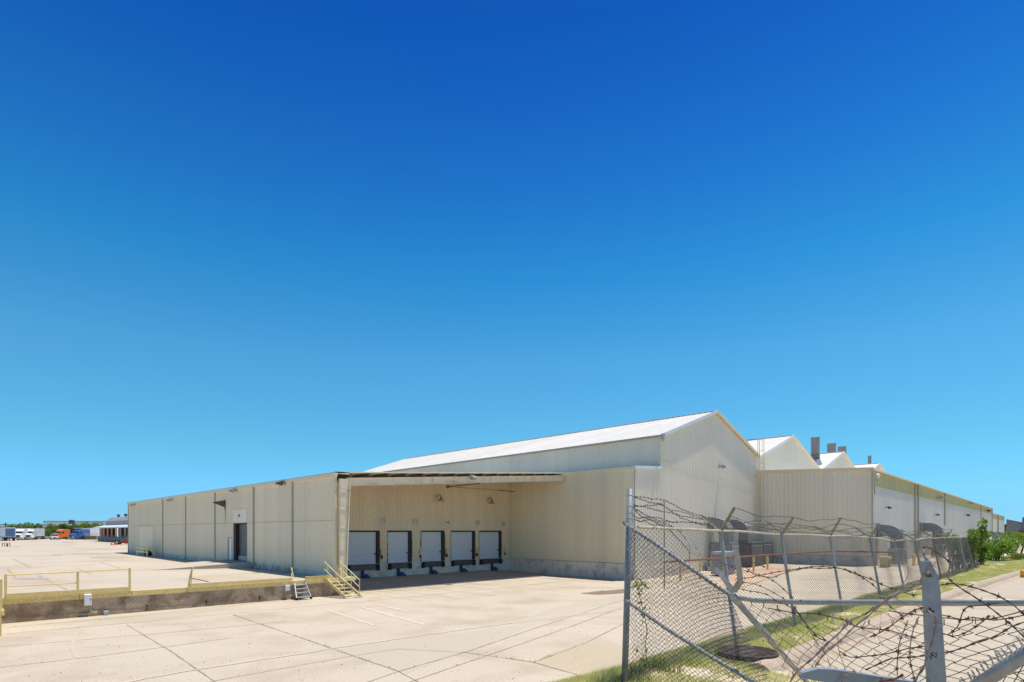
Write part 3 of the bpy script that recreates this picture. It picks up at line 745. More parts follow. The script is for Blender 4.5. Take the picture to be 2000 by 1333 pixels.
# stacks
def stack(label, x, ytop, D, dia, zbase, collar=False, thin=False):
    p = P(x, ytop, D); s = thing('exhaust_stack', label, 'exhaust stack', (p.x, p.y, zbase), group='grey stacks on the gabled roofs')
    h = p.z-zbase; r = dia/2
    mb = MB(); mb.lathe((0,0,-.6), [(r,0), (r,.6+h-.08), (r*1.03,.6+h-.08), (r*1.03,h+.6)], 20); mb.build('pipe', STACK, s, False, True)
    if collar:
        mb = MB(); mb.lathe((0,0,-.2), [(r*1.9,-.3), (r*1.15,.75), (r*1.02,.8)], 20); mb.build('flashing', DUCTL, s, False)
        mb = MB(); mb.lathe((0,0,.75), [(r*1.08,0), (r*1.08,.12)], 20); mb.lathe((0,0,1.15), [(r*1.06,0), (r*1.06,.1)], 20); mb.build('collar_ring', STEEL, s, False)
    for m_ in [c for c in s.children if c.name.startswith('pipe')]:
        mb = MB(); mb.lathe((0,0,h), [(r*.9,0), (r*.9,.01)], 16); mb.build('soot_rim', DARK, m_, False)
stack('thickest grey stack with a flared collar on the third roof slope', 1592.3, 855, 86, 1.20, 14.2, True)
stack('grey stack in the middle of the three thick ones', 1624, 867, 95, 1.32, 14.0)
stack('shortest of the three thick grey stacks, rightmost of them', 1644.5, 873, 100, 1.32, 13.0)
stack('thin grey stack standing alone above the annex corner', 1698.5, 890.5, 115, .60, 13.5)

# ================= ANNEX =================
AX, AY = 67.6, 15.75
Bp = Vector((207.8, 19.3)); Ap = Vector((AX, AY)); adir = (Bp-Ap).normalized(); aout = Vector((adir.y, -adir.x))
def wallpt(x, off=0.):
    "point of the annex side wall seen at picture column x"
    u = (x-1000)/F; a = Vector(((1+u), (1-u))); o = Ap+aout*off
    # a*t = o + adir*s
    det = a.x*(-adir.y)+adir.x*a.y
    t = (o.x*(-adir.y)+adir.x*o.y)/det
    return a*t, t/S2*1.0
def wz(x, y, off=0.):
    q, _ = wallpt(x, off); D = (q.x+q.y)*S2; return Vector((q.x, q.y, EYE-(y-HOR)/F*D))
AN = thing('annex_building', 'long pale metal annex with an olive yellow band under its eave', 'building', (AX, AY, .6))
az = .62
ztop = lambda s: 10.45+.55*(1-s/(FY-AY))
mb = MB(); ribwall(mb, (AX, FY-.03), (AX, AY), 1.6, ztop, .45, .05, (-1,0)); mb.build('end_wall', ANNEXW, AN)
mb = MB(); mb.box(AX-.06, AY-.04, .2, AX+.2, FY-.06, 1.56); mb.build('foundation', FOUND, AN)
LnA = (Bp-Ap).length
bandz = 8.85
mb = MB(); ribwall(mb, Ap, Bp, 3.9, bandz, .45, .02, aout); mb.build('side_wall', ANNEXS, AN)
mb = MB(); ribwall(mb, Ap, Bp, bandz+.01, 10.42, .45, .045, aout); mb.build('eave_band', BAND, AN)
mb = MB(); a = Ap+aout*.0; b = Bp+aout*.0
mb.add([(a.x,a.y,.1),(b.x,b.y,.1),(b.x,b.y,3.89),(a.x,a.y,3.89),(a.x,a.y+.3,3.89),(b.x,b.y+.3,3.89)], ((0,1,2,3),(3,2,5,4)))
mb.build('masonry_base', MASON, AN)
mb = MB()
mb.add([(AX-.15,AY-.2,10.50),(b.x,b.y-.2,10.50),(b.x,b.y+14,11.1),(AX-.15,FY-.1,11.05),(AX-.15,AY-.2,10.44),(b.x,b.y-.2,10.44),(b.x,b.y+14,11.04),(AX-.15,FY-.1,10.99)],
       [(0,1,2,3),(7,6,5,4),(0,4,5,1),(1,5,6,2),(2,6,7,3),(3,7,4,0)]); mb.build('roof', ROOF, AN)
mb = MB(); mb.beam((AX-.13, FY-.2, 11.05), (AX-.13, AY-.2, 10.50), .16, .30); mb.build('cap_trim', TRIM, AN)
mb = MB(); a2 = Ap+aout*.16; b2 = Bp+aout*.16; mb.beam((a2.x, a2.y, 10.45), (b2.x, b2.y, 10.45), .16, .16); mb.build('gutter', TRIM, AN)
for x, z0 in ((1702.3, .6), (1786.7, .9), (1792.6, .9), (1845, 5.1), (1915.5, 4.2), (1937.6, 3.4)):
    q, _ = wallpt(x, .06); q = q.xy if hasattr(q, 'xy') else q
    mb = MB(); w = .09 if x < 1800 else .14
    mb.box(q[0]-w, q[1]-.14, z0, q[0]+w, q[1]-.0, 10.4); mb.build('downspout', DSPOUT, AN)
# lower far continuation
Cp_, _ = wallpt(1961.5)
AN2 = thing('low_far_building', 'lower continuation of the annex with a yellow band, at its far right end', 'building', (Bp.x, Bp.y, .6))
mb = MB(); ribwall(mb, Bp+adir*.1, Cp_, .3, 7.7, .9, .05, aout); mb.build('side_wall', WHITEW, AN2)
mb = MB(); ribwall(mb, Bp+adir*.1, Cp_, 7.71, 9.1, .9, .05, aout); mb.build('eave_band', BAND, AN2)
mb = MB(); mb.add([(Bp.x,Bp.y-.2,9.2),(Cp_.x,Cp_.y-.2,9.2),(Cp_.x,Cp_.y+20,9.6),(Bp.x,Bp.y+20,9.6),(Bp.x,Bp.y-.2,9.1),(Cp_.x,Cp_.y-.2,9.1),(Cp_.x,Cp_.y+20,9.5),(Bp.x,Bp.y+20,9.5)],
       [(0,1,2,3),(7,6,5,4),(0,4,5,1),(1,5,6,2),(2,6,7,3),(3,7,4,0)]); mb.build('roof', ROOF, AN2)
q, _ = wallpt(1949, .1); mb = MB(); mb.box(q[0]-.4, q[1]-.2, .5, q[0]+.4, q[1], 9.0); mb.build('downspout', DSPOUT, AN2)
mb = MB(); mb.quad((Cp_.x, Cp_.y, .3), (Cp_.x+.5, Cp_.y+20, .3), (Cp_.x+.5, Cp_.y+20, 9.4), (Cp_.x, Cp_.y, 9.1)); mb.build('end_wall', WHITEW, AN2)

# lamps and camera on the annex
for i, (x, y, k) in enumerate(((1730, 992, .8), (1826, 1006, .9), (1884.5, 1006.5, 1.3), (1921.5, 1020.5, 1.0))):
    p = wz(x, y)
    floodlight(['small dark wall lamp above the first duct of the annex', 'small dark wall lamp above the second duct of the annex', 'dark wall lamp halfway along the annex wall', 'tiny dark wall lamp above the row of far ducts'][i],
               (p.x, p.y-.03, p.z), 0, 'dark lamps on the annex wall', k, True)
for i, (x, y, k) in enumerate(((1829, 972, 1.4), (1890, 983, 1.3), (1924, 998, 1.7))):
    p = wz(x, y)
    floodlight(['grey floodlight on the olive band, nearest the camera', 'pale floodlight at the middle of the olive band', 'dark twin floodlight on the olive band near its far end'][i], (p.x, p.y-.06, p.z), 0, 'floodlights on the olive band', k, i == 2)
p = wz(1707, 931)
s = thing('security_camera', 'white dome security camera at the annex corner', 'security camera', (p.x, p.y-.35, p.z))
mb = MB(); mb.lathe((0,0,-.05), [(.10,-.12), (.19,0), (.2,.15), (.12,.28), (.03,.32)], 14); mb.build('dome', WHITE, s, False, True)
mb = MB(); mb.tube([(0,.3,-.35), (0,.0,-.45), (0,0,-.1)], .035, 6); mb.box(-.1,.28,-.9,.1,.34,-.1); mb.build('bracket', LGREY, s, False)
mb = MB(); mb.tube([(0,.3,-.9), (.02,.3,-1.4), (-.02,.3,-1.8)], .03, 5); mb.build('cable', STEEL, s, False)

# ================= DUCTS AND COOLERS =================
def duct(label, loc, rz, w, h, reach, drop, unit=None, m=DUCT, group=None, ul=None):
    s = thing('air_duct', label, 'air duct', loc, rz, group)
    mb = MB(); r0 = max(.15, reach-h)       # inner radius
    path = [((0, 0), (0, 1))]; K = 8
    st = [(0., 0., 0.)]
    for k in range(K+1):
        t = math.pi/2*k/K
        st.append((-(reach-h-r0*.6)*0-(reach-h)*math.sin(t) - (0), 0, t))
    # outer and inner profile of a quarter bend that leaves the wall and turns down
    outer = [(0, 0)]; inner = [(0, -h)]; R0 = h+.35; c = (-(reach-R0), -R0)
    for k in range(K+1):
        t = math.pi/2*k/K
        outer.append((c[0]-R0*math.sin(t), c[1]+R0*math.cos(t))); inner.append((c[0]-.35*math.sin(t), c[1]+.35*math.cos(t)))
    outer.append((-reach, -drop)); inner.append((-reach+h, -drop))
    n = len(outer); vs = []
    for X in (-w/2, w/2):
        vs += [(X, p[0], p[1]) for p in outer]+[(X, p[0], p[1]) for p in inner]
    fs = []
    for i in range(n-1):
        fs += [(i, i+1, n+i+1, n+i), (2*n+i, 3*n+i, 3*n+i+1, 2*n+i+1), (i, 2*n+i, 2*n+i+1, i+1), (n+i, n+i+1, 3*n+i+1, 3*n+i)]
    mb.add(vs, fs); mb.build('bend', m, s, False)
    mb = MB(); mb.box(-w/2-.04, -.30, -h-.05, w/2+.04, -.22, .04); mb.box(-w/2-.04, -.05, -h-.15, w/2+.04, -.0, .14)
    mb.box(-w/2-.04, -reach-.04, -drop, w/2+.04, -reach+h+.04, -drop+.08); mb.build('flange', LGREY, s, False)
    return s
def cooler(label, x0, y0, x1, y1, z0, z1, m=DUCT, group=None, cat='air cooler', name='air_cooler'):
    s = thing(name, label, cat, ((x0+x1)/2, (y0+y1)/2, z0), 0, group)
    mb = MB(); mb.bbox(x0, y0, z0+.15, x1, y1, z1, .03); mb.box(x0-.03, y0-.03, z0, x1+.03, y1+.03, z0+.15); mb.build('casing', m, s)
    mb = MB(); z = z0+.4
    while z < z1-.25:
        mb.add([(x0+.1, y0-.045, z), (x1-.1, y0-.045, z), (x1-.1, y0-.004, z+.07), (x0+.1, y0-.004, z+.07)], ((0,1,2,3),))
        mb.add([(x0-.045, y0+.1, z), (x0-.045, y1-.1, z), (x0-.004, y1-.1, z+.07), (x0-.004, y0+.1, z+.07)], ((0,1,2,3),)); z += .14
    mb.build('louvre', LGREY if m is DUCT else DUCT, s); return s
dg_ = 'curved air ducts on the warehouse walls'
a = onY(1383, 1013, FY)
duct('dark curved duct leaving the big gable wall, left of the pair', (a.x+.4, FY-.05, a.z), 0, 1.1, 1.0, 2.15, 2.55, group=dg_)
a = onY(1421.5, 1016, FY)
duct('dark curved duct leaving the big gable wall, right of the pair', (a.x+.4, FY-.05, a.z), 0, 1.1, 1.0, 2.15, 2.55, group=dg_)
cg = 'cooler cabinets under the ducts'
cooler('dark cooler cabinet under the left duct of the big gable', 55.1, 24.8, 56.8, 26.9, .3, 3.05, DUCT, cg)
cooler('dark wide cooler cabinet under the right duct of the big gable', 59.3, 24.6, 62.3, 26.9, .4, 3.0, STEEL, cg)
cooler('light grey louvred cabinet standing before the big gable wall', 50.2, 23.3, 52.6, 24.5, .25, 2.3, LGREY, cg)
cooler('brown grey storage cabinet beside the caged ladder', 63.2, 24.9, 66.0, 26.8, .45, 3.0, MASON if False else STEEL, cg)
for i, (x, y, reach, drop, w) in enumerate(((1713, 1026, 2.4, 2.4, 1.2), (1797, 1022, 2.6, 2.9, 1.3), (1896.5, 1036.5, 3.0, 3.0, 1.5), (1918, 1037.5, 3.0, 3.1, 1.6), (1934, 1039, 3.0, 3.2, 1.6), (1946, 1040, 2.8, 3.2, 1.6))):
    p = wz(x, y)
    duct(['low wide curved duct on the annex wall, nearest the corner', 'curved duct on the annex wall right of the twin downspouts', 'first of the four far ducts on the annex wall, half behind the climbing shrub',
          'second of the four far ducts on the annex wall', 'third of the four far ducts on the annex wall', 'farthest curved duct on the annex wall'][i], (p.x, p.y-.05, p.z), 0, w, 1.15, reach, drop, group=dg_)
    u0 = p.z-drop
    if i != 2: cooler(['grey cooler cabinet under the first annex duct', 'grey cooler cabinet under the second annex duct', '', 'cooler cabinet under the second far duct', 'cooler cabinet under the third far duct', 'cooler cabinet under the farthest duct'][i],
           p.x-.7, p.y-reach-.1, p.x+.7, p.y-reach+1.3, .75, u0, MASON if i < 2 else LGREY, cg)
# tall silencer box at the far end
q, _ = wallpt(1964)
D = (q[0]+q[1])*S2
s = thing('silencer_tower', 'tall grey box tower leaning funnel-like against the far end of the annex', 'silencer', (q[0], q[1]-3, .8))
x0 = q[0]; y0 = q[1]
mb = MB(); mb.prism([(y0-4.2, 3.2), (y0-.2, 3.2), (y0-.2, 8.3), (y0-4.2, 7.2)], x0, x0+4, 'x'); mb.build('casing', DUCT, s)
mb = MB(); mb.prism([(y0-5.0, 2.8), (y0-4.3, 2.8), (y0-4.3, 8.6), (y0-5.0, 9.2)], x0-.3, x0+4.5, 'x'); mb.build('side_panel', STACK, s)
mb = MB(); mb.box(x0, y0-4.2, .7, x0+4, y0-.2, 3.19); mb.build('base', LGREY, s)

# rusty guard pipe on yellow posts
pp = [P(1298, 1098, 47), P(1500, 1084.5, 56.5), P(1622, 1077, 58.5), P(1745, 1079, 57.5)]
s = thing('pipe_guard_rail', 'long rusty pipe rail on short yellow posts before the big gable', 'guard rail', (pp[0].x, pp[0].y, 0))
mb = MB(); mb.tube(pp, .085, 8); mb.build('rail', RUST, s)
for x in (1329, 1367, 1414, 1472, 1499):
    for a, b in zip(pp, pp[1:]):
        xa = 1000+F*(a.x-a.y)/(a.x+a.y); xb = 1000+F*(b.x-b.y)/(b.x+b.y)
        if xa <= x <= xb:
            Da = (a.x+a.y); Db = (b.x+b.y); t = (x-xa)/(xb-xa); D = 1/((1-t)/Da+t/Db); w = (D-Da)/(Db-Da) if abs(Db-Da) > 1e-6 else t
            q = a.lerp(b, w); break
    mb = MB(); mb.tube([(q.x, q.y, courtz(q.x, q.y)-.1), (q.x, q.y, q.z-.08)], .10, 10); mb.build('post', YEL, s)
# bollards, bench and dark door in the court before the annex
for i, x in enumerate((1785, 1795)):
    q, _ = wallpt(x, 3.0); D = (q[0]+q[1])*S2; z0 = courtz(*q)
    s = thing('bollard', ['yellow pipe bollard near the annex downspouts, left of the two', 'yellow pipe bollard near the annex downspouts, right of the two'][i], 'bollard', (q[0], q[1], z0), group='yellow bollards by the annex')
    mb = MB(); mb.lathe((0,0,0), [(.14,0), (.14,1.1), (.10,1.18), (.03,1.21)], 14); mb.build('pipe', YEL, s, False, True)
    mb = MB(); mb.lathe((0,0,0), [(.25,-.02), (.25,.06)], 10); mb.build('footing', FOUND, s, False)
q, _ = wallpt(1722, 1.3); z0 = courtz(*q)
s = thing('concrete_bench', 'olive yellow trestle bench at the foot of the annex wall', 'bench', (q[0]+.6, q[1], z0))
mb = MB(); mb.bbox(-.2, -.45, .85, 1.4, .35, 1.05, .02); mb.build('seat', BAND, s, False)
for X in (-.05, 1.0): mb = MB(); mb.box(X, -.38, 0, X+.25, .28, .85); mb.build('leg', BAND, s, False)
mb = MB(); mb.box(.2, -.1, .35, 1.0, .0, .5); mb.build('stretcher', BAND, s, False)
# ================= LOADING PLATFORM EDGE =================
PY = 34.6
def px_(x): return onY(x, 1000, PY).x
W = thing('retaining_wall', 'stained brown concrete retaining wall with a yellow steel edge along the yard', 'retaining wall', (1.6, PY, 0))
xe = 18.95
mb = MB(); mb.box(-60, PY, -.4, xe, PY+.45, 1.075); mb.build('concrete_wall', RETAIN, W)
mb = MB(); mb.box(xe-.35, PY+.451, -.4, xe, CY+.2, 1.07); mb.build('end_wall', RETAIN, W)
mb = MB(); cuts = [1.7, 5.0, 7.15, 9.7, 12.6, 15.55, 18.9]
for a, b in zip([-60]+cuts, cuts): mb.box(a+.012, PY-.035, .86, b-.012, PY-.001, 1.10); mb.box(a+.012, PY-.035, 1.101, b-.012, PY+.22, 1.113)
mb.build('edge_angle', YEL, W)
mb = MB(); mb.box(px_(11), PY-.08, 1.125, px_(254), PY-.045, 1.335); mb.box(px_(11), PY-.08, 1.114, px_(254), PY+.05, 1.124); mb.build('guard_plate', YEL, W)
mb = MB(); a, b = px_(367), px_(569); mb.box(a, PY-.08, 1.125, b, PY-.045, 1.31); mb.build('guard_plate', YEL, W)
mb = MB(); a, b = px_(595), px_(647.5); mb.box(a, PY-.09, .93, b, PY-.045, 1.34); mb.box(a, PY-.10, 1.3, b, PY-.091, 1.34); mb.build('guard_plate', YEL, W)
mb = MB(); mb.tube([(1.6, PY-.06, .16), (5.0, PY-.06, .20), (6.2, PY-.06, .24), (6.4, PY-.06, .20), (14, PY-.06, .12)], .02, 6); mb.build('conduit', STEEL, W)
mb = MB()
for x in (287, 403, 507): a = px_(x); mb.box(a-.03, PY-.02, .1, a+.03, PY-.002, .33)
mb.build('weep_slot', BLACKP, W)
# plank-form stains
s = thing('yellow_railing', 'faded yellow pipe railing at the left end of the yard edge', 'railing', (px_(11), PY, 1.1))
for x in (11, 152, 253.5):
    a = px_(x); mb = MB(); mb.beam((a, PY+.02, 1.1), (a, PY+.02, 2.22 if x != 253.5 else 2.28), .09 if x > 11 else .13, .09)
    mb.box(a-.09, PY-.05, 1.114, a+.09, PY+.1, 1.13); mb.build('post', YEL, s)
mb = MB(); mb.tube([(px_(11), PY+.02, 2.18), (px_(152), PY+.02, 2.20), (px_(253.5), PY+.02, 2.25)], .03, 8); mb.build('top_rail', YEL, s)
mb = MB(); mb.tube([(px_(11), PY+.02, 1.66), (px_(152), PY+.02, 1.66)], .028, 8); mb.build('mid_rail', YEL, s)
s = thing('bent_railing_post', 'bent rusty yellow railing stub standing on the middle guard plate', 'railing post', (px_(368), PY, 1.1))
D0 = 31.4
mb = MB(); mb.tube([P(368, 1146, D0), P(371.5, 1125, D0), P(376.5, 1108.5, D0)], .045, 8); mb.tube([P(373, 1143, D0), P(374, 1128, D0), P(375.5, 1112, D0)], .03, 6); mb.build('post', YEL, s)
mb = MB(); mb.tube([P(374, 1130, D0), P(390, 1133, D0+1), P(407, 1136.5, D0+2.)], .028, 6); mb.build('broken_rail', RUST, s)

# electrical boxes on the wall
def ebox(label, x0, y0, x1, y1, m, cat='electrical box', dep=.16, pipe=True):
    a = onY(x0, y1, PY-.2); b = onY(x1, y0, PY-.2)
    s = thing('electrical_box', label, cat, ((a.x+b.x)/2, PY-.04, a.z)); w = (b.x-a.x)/2; h = b.z-a.z
    mb = MB(); mb.bbox(-w, -dep, 0, w, -.0, h, .012); mb.build('casing', m, s, False)
    mb = MB(); mb.box(-w+.02, -dep-.012, .03, w-.02, -dep-.001, h-.04); mb.build('cover', m, s, False)
    mb = MB(); mb.box(w-.06, -dep-.04, h*.45, w-.03, -dep-.013, h*.6); mb.build('latch', STEEL, s, False)
    if pipe:
        mb = MB(); mb.tube([(w*.6, -.06, 0), (w*.6, -.06, -a.z+.32), (w*1.2, -.06, -a.z+.22), (w*2.6, -.06, -a.z+.20)], .025, 6); mb.build('conduit', GALVD, s, False)
    return s
ebox('white electrical cabinet on the retaining wall below the yellow railing', 164.6, 1160.6, 179.4, 1183.8, WHITE)
ebox('small grey junction box at the foot of the retaining wall', 202.6, 1193.5, 213, 1201.8, LGREY, 'junction box', pipe=False)
ebox('small white electrical box beside the rolling steps', 558, 1143, 567, 1154.5, WHITE)

# rolling aluminium steps
s = thing('rolling_steps', 'small aluminium rolling steps leaning on the retaining wall', 'steps', (16.2, 33.6, 0))
lt, lb = onY(575.6, 1141, PY-.12), onz(579.4, 1170.5, .08); rt, rb = onY(595.6, 1138.5, PY-.12), onz(607.5, 1168, .08)
for a, b in ((lt, lb), (rt, rb)): mb = MB(); mb.beam(a, b, .05, .11); mb.build('stringer', LGREY, s)
for t in (.10, .36, .61, .90):
    a = lt.lerp(lb, t); b = rt.lerp(rb, t); mb = MB(); mb.beam(a, b, .26, .045); mb.build('tread', LGREY, s)
for b in (lb, rb):
    mb = MB(); mb.tube([b+Vector((-.04,0,.0)), b+Vector((.05,0,.0))], .085, 12); mb.build('wheel', DARK, s)
mb = MB(); a = P(569, 1109, 36.5); mb.tube([a, P(574, 1132, 36.3), P(579, 1157, 35.9), P(580, 1168, 35.5)], .032, 8); mb.tube([P(569.5, 1126, 36.5), P(575, 1143, 36.3)], .03, 8)
mb.tube([P(569.5, 1126, 36.5), P(571, 1110, 36.9), a], .02, 6); mb.build('handrail', YELP, s)
# fixed yellow stair
s = thing('yellow_stair', 'pale yellow steel stair with pipe handrails at the platform corner', 'stair', (18.5, 33.0, 0))
L0, L1 = Vector((17.75, PY-.1, 1.04)), Vector((17.95, 32.4, .06)); R0, R1 = L0+Vector((1.05, 0, 0)), L1+Vector((1.05, 0, 0))
for a, b in ((L0, L1), (R0, R1)): mb = MB(); mb.beam(a, b, .05, .20); mb.build('stringer', YELP, s)
for k in range(5):
    t = (k+.6)/5.2; a = L0.lerp(L1, t); b = R0.lerp(R1, t); mb = MB(); mb.beam(a, b, .27, .04); mb.build('tread', YELP, s)
mb = MB(); mb.box(17.6, PY-.12, .95, 19.1, PY+.9, 1.15) if False else mb.box(18.96, PY-.1, .90, 19.85, PY+.9, 1.12); mb.box(17.72, PY-.16, .86, 18.95, PY-.04, 1.14); mb.build('landing', YELP, s)
for off, (a, b) in ((0, (L0, L1)), (1, (R0, R1))):
    d = (b-a).normalized()
    t0 = a-d*.25; t1 = b-d*.15
    mb = MB(); mb.tube([t0+Vector((0,0,1.05)), t1+Vector((0,0,.95))], .028, 8); mb.build('handrail', YELP, s)
    mb = MB(); mb.tube([t0+Vector((0,0,.58)), t1+Vector((0,0,.50))], .026, 8); mb.build('mid_rail', YELP, s)
    for t in (.06, .5, .92): p = a.lerp(b, t); mb = MB(); mb.tube([p, p+Vector((0,0,1.0))], .026, 8); mb.build('rail_post', YELP, s)
mb = MB(); mb.box(17.9, 32.3, .0, 19.1, 32.75, .07); mb.build('base_pad', FOUND, s)
# landing at the far left edge
s = thing('steel_landing', 'yellow steel stair landing cut by the left edge of the photo', 'stair landing', (1.9, 30.6, 0))
for p in ((1.82, 30.6), (-.5, 30.6), (-.5, 33.8)): mb = MB(); mb.box(p[0]-.09, p[1]-.09, 0, p[0]+.09, p[1]+.09, .85); mb.build('leg', YEL, s)
mb = MB(); mb.box(-.7, 30.5, .82, 2.0, PY-.05, 1.02); mb.build('deck', YEL, s)
for y in (30.6, 32.6, PY-.1): mb = MB(); mb.box(1.86, y-.04, 1.021, 1.94, y+.04, 2.25); mb.build('rail_post', YEL, s)
mb = MB(); mb.tube([(1.9, 30.6, 2.22), (1.9, PY-.1, 2.22)], .035, 8); mb.tube([(-.6, 30.6, 2.22), (1.9, 30.6, 2.22)], .035, 8); mb.build('top_rail', YEL, s)
mb = MB(); mb.box(1.885, 30.7, 1.15, 1.905, PY-.2, 1.75); mb.build('kick_panel', YELP, s)

# steel trestle by the wall, with a dark bag
c0 = Vector((WX-.9, wy(282)-5, 0)); c0.z = yardz(c0.x, c0.y)
s = thing('barrier_frame', 'pale yellow barrier frame standing against the long warehouse wall', 'barrier', tuple(c0))
for y in (-2.3, 2.3):
    for dx_ in (-.45, .3): mb = MB(); mb.box(dx_-.06, y-.1, 0, dx_+.06, y+.1, .95); mb.build('leg', YELP, s, False)
for z in (.88, .45):
    mb = MB(); mb.box(-.50, -2.5, z, -.38, 2.5, z+.13); mb.build('beam', YELP, s, False)
mb = MB(); mb.box(-.4, -2.4, .95, .35, -2.1, 1.02); mb.box(-.4, 2.1, .95, .35, 2.4, 1.02); mb.build('cross_bar', YELP, s, False)
s = thing('black_bag', 'dark bulging rubbish bag inside the yellow barrier frame', 'bag', (c0.x, c0.y-.6, c0.z))
mb = MB(); n = 14; rows = 8; vs = []
for i in range(rows+1):
    for k in range(n):
        t = math.pi*i/rows; a = 2*math.pi*k/n; r = .42*math.sin(t)**.7*(1+.15*math.sin(3*a+i)); vs.append((r*math.cos(a), r*math.sin(a)*1.1, .32-.32*math.cos(t)+(.1 if i == rows else 0)))
mb.add(vs, [(i*n+k, i*n+(k+1)%n, (i+1)*n+(k+1)%n, (i+1)*n+k) for i in range(rows) for k in range(n)])
mb.build('bag', BLACKP, s, False, True)
# weeds and litter along the foundation
def tuft(name, label, cat, p, n, h, m, group=None, spread=.25, w=.012):
    mb = MB()
    for _ in range(n):
        a = R.random()*6.28; r = spread*R.random(); x, y = p[0]+r*math.cos(a), p[1]+r*math.sin(a)
        hh = h*(.5+.6*R.random()); lx, ly = (R.random()-.5)*hh*.6, (R.random()-.5)*hh*.6; sx, sy = math.cos(a)*w, math.sin(a)*w
        mb.add([(x-sx,y-sy,p[2]), (x+sx,y+sy,p[2]), (x+lx*.5+sx*.7,y+ly*.5+sy*.7,p[2]+hh*.6), (x+lx*.5-sx*.7,y+ly*.5-sy*.7,p[2]+hh*.6), (x+lx,y+ly,p[2]+hh)], ((0,1,2,3),(3,2,4)))
    o = mb.build(name, m, loc=p); return tag(o, label, cat, group)
for i, (x, lb_) in enumerate(((411, 'dry weed stalks by the second downspout from the door'), (507, 'dry weed stalks at the foundation just right of the near downspout'), (517, 'low dry weeds under the blank wall bay'), (545, 'tall dry weed stalk under the eave floodlight'), (566, 'dry weeds beside the downspout nearest the corner'))):
    y = wy(x); tuft('dry_weed', lb_, 'weed', (WX-.35, y, yardz(WX, y)), 14, .8, mat('dry_stalk', (.22,.17,.10), .9), 'dry weeds along the warehouse foundation', .35)

# ================= FAR YARD: VEHICLES =================
def rotz(v, a): return (v[0]*math.cos(a)-v[1]*math.sin(a), v[0]*math.sin(a)+v[1]*math.cos(a), v[2])
def wheel(parent, x, y, r, w=.28, rimm=None):
    mb = MB(); n = 16
    def ring(rr, yy): return [(x+rr*math.cos(2*math.pi*k/n), yy, r+rr*math.sin(2*math.pi*k/n)) for k in range(n)]
    rs = [ring(r*.55, y-w/2), ring(r*.93, y-w/2), ring(r, y-w/2+.05), ring(r, y+w/2-.05), ring(r*.93, y+w/2), ring(r*.55, y+w/2)]
    vs = [v for q in rs for v in q]
    mb.add(vs, [(i*n+k, i*n+(k+1)%n, (i+1)*n+(k+1)%n, (i+1)*n+k) for i in range(5) for k in range(n)])
    wo = mb.build('wheel', DARK, parent, False)
    mb = MB(); mb.tube([(x, y-w/2+.04, r), (x, y+w/2-.04, r)], r*.54, 14); mb.build('rim', rimm or LGREY, wo, False)
def semi_cab(root, m, sleeper=True, roofh=3.9):
    # heading +x, nose at x=0, rear of cab at x=-5.6
    mb = MB()
    mb.prism([(-5.4,.9),(-1.9,.9),(-1.9,2.15),(-2.35,3.05),(-3.0,roofh-.1),(-3.8,roofh),(-5.4,roofh)], -1.15, 1.15)
    mb.prism([(-1.9,.75),(-.25,.75),(-.1,1.1),(-.15,1.75),(-.6,1.98),(-1.9,2.15)], -.98, .98)
    mb.prism([(-2.6,.55),(-.9,.55),(-.7,1.0),(-.9,1.32),(-1.4,1.4),(-2.0,1.3),(-2.6,.9)], -1.22, -.99); mb.prism([(-2.6,.55),(-.9,.55),(-.7,1.0),(-.9,1.32),(-1.4,1.4),(-2.0,1.3),(-2.6,.9)], .99, 1.22)
    mb.build('cab', m, root, False)
    mb = MB(); mb.prism([(-1.93,2.2),(-1.885,2.2),(-2.31,2.95),(-2.36,2.95)], -1.02, 1.02); mb.build('windscreen', GLASS, root, False)
    for y0, y1 in ((-1.165,-1.152), (1.152,1.165)): mb = MB(); mb.prism([(-3.3,2.1),(-2.15,2.1),(-2.55,2.85),(-3.3,2.85)], y0, y1); mb.build('side_window', GLASS, root, False)
    mb = MB(); mb.box(-.13,-.6,.85,-.05,.6,1.65); mb.build('grille', STEEL, root, False)
    mb = MB(); mb.bbox(-.35,-1.2,.35,.08,1.2,.75,.05); mb.build('bumper', LGREY, root, False)
    for y in (-.8, .8): mb = MB(); mb.bbox(-.3, y-.16, .95, -.02, y+.16, 1.2, .03); mb.build('headlight', WHITE, root, False)
    mb = MB(); mb.box(-7.8,-.45,.6,-5.4,.45,.95); mb.tube([(-5.2,-.8,.75),(-3.2,-.8,.75)], .3, 12); mb.tube([(-5.2,.8,.75),(-3.2,.8,.75)], .3, 12); mb.build('chassis', STEEL, root, False)
    for y in (-1.0, 1.0):
        wheel(root, -1.45, y, .5)
        for x in (-6.0, -7.2): wheel(root, x, y, .5, .5)
def trailer_box(root, m, x0=-6.0, L=14.0, z0=1.15, z1=3.8, rear=None):
    mb = MB(); mb.bbox(x0-L, -1.28, z0, x0, 1.28, z1, .05)
    k = x0-.6
    while k > x0-L+.3: mb.box(k-.03, -1.30, z0+.05, k+.03, -1.281, z1-.1); mb.box(k-.03, 1.281, z0+.05, k+.03, 1.30, z1-.1); k -= 1.2
    mb.build('trailer_body', m, root, False)
    mb = MB(); mb.box(x0-L, -.9, z0-.25, x0, .9, z0-.005); mb.box(x0-3.3, -.9, .1, x0-3.1, -.7, z0-.25); mb.box(x0-3.3, .7, .1, x0-3.1, .9, z0-.25); mb.build('underframe', STEEL, root, False)
    if rear: mb = MB(); mb.box(x0-L-.02, -1.12, z0+.12, x0-L-.001, 1.12, z1-.15); mb.build('rear_door', rear, root, False)
    for y in (-1.0, 1.0):
        for x in (x0-L+1.2, x0-L+2.4): wheel(root, x, y, .5, .45)
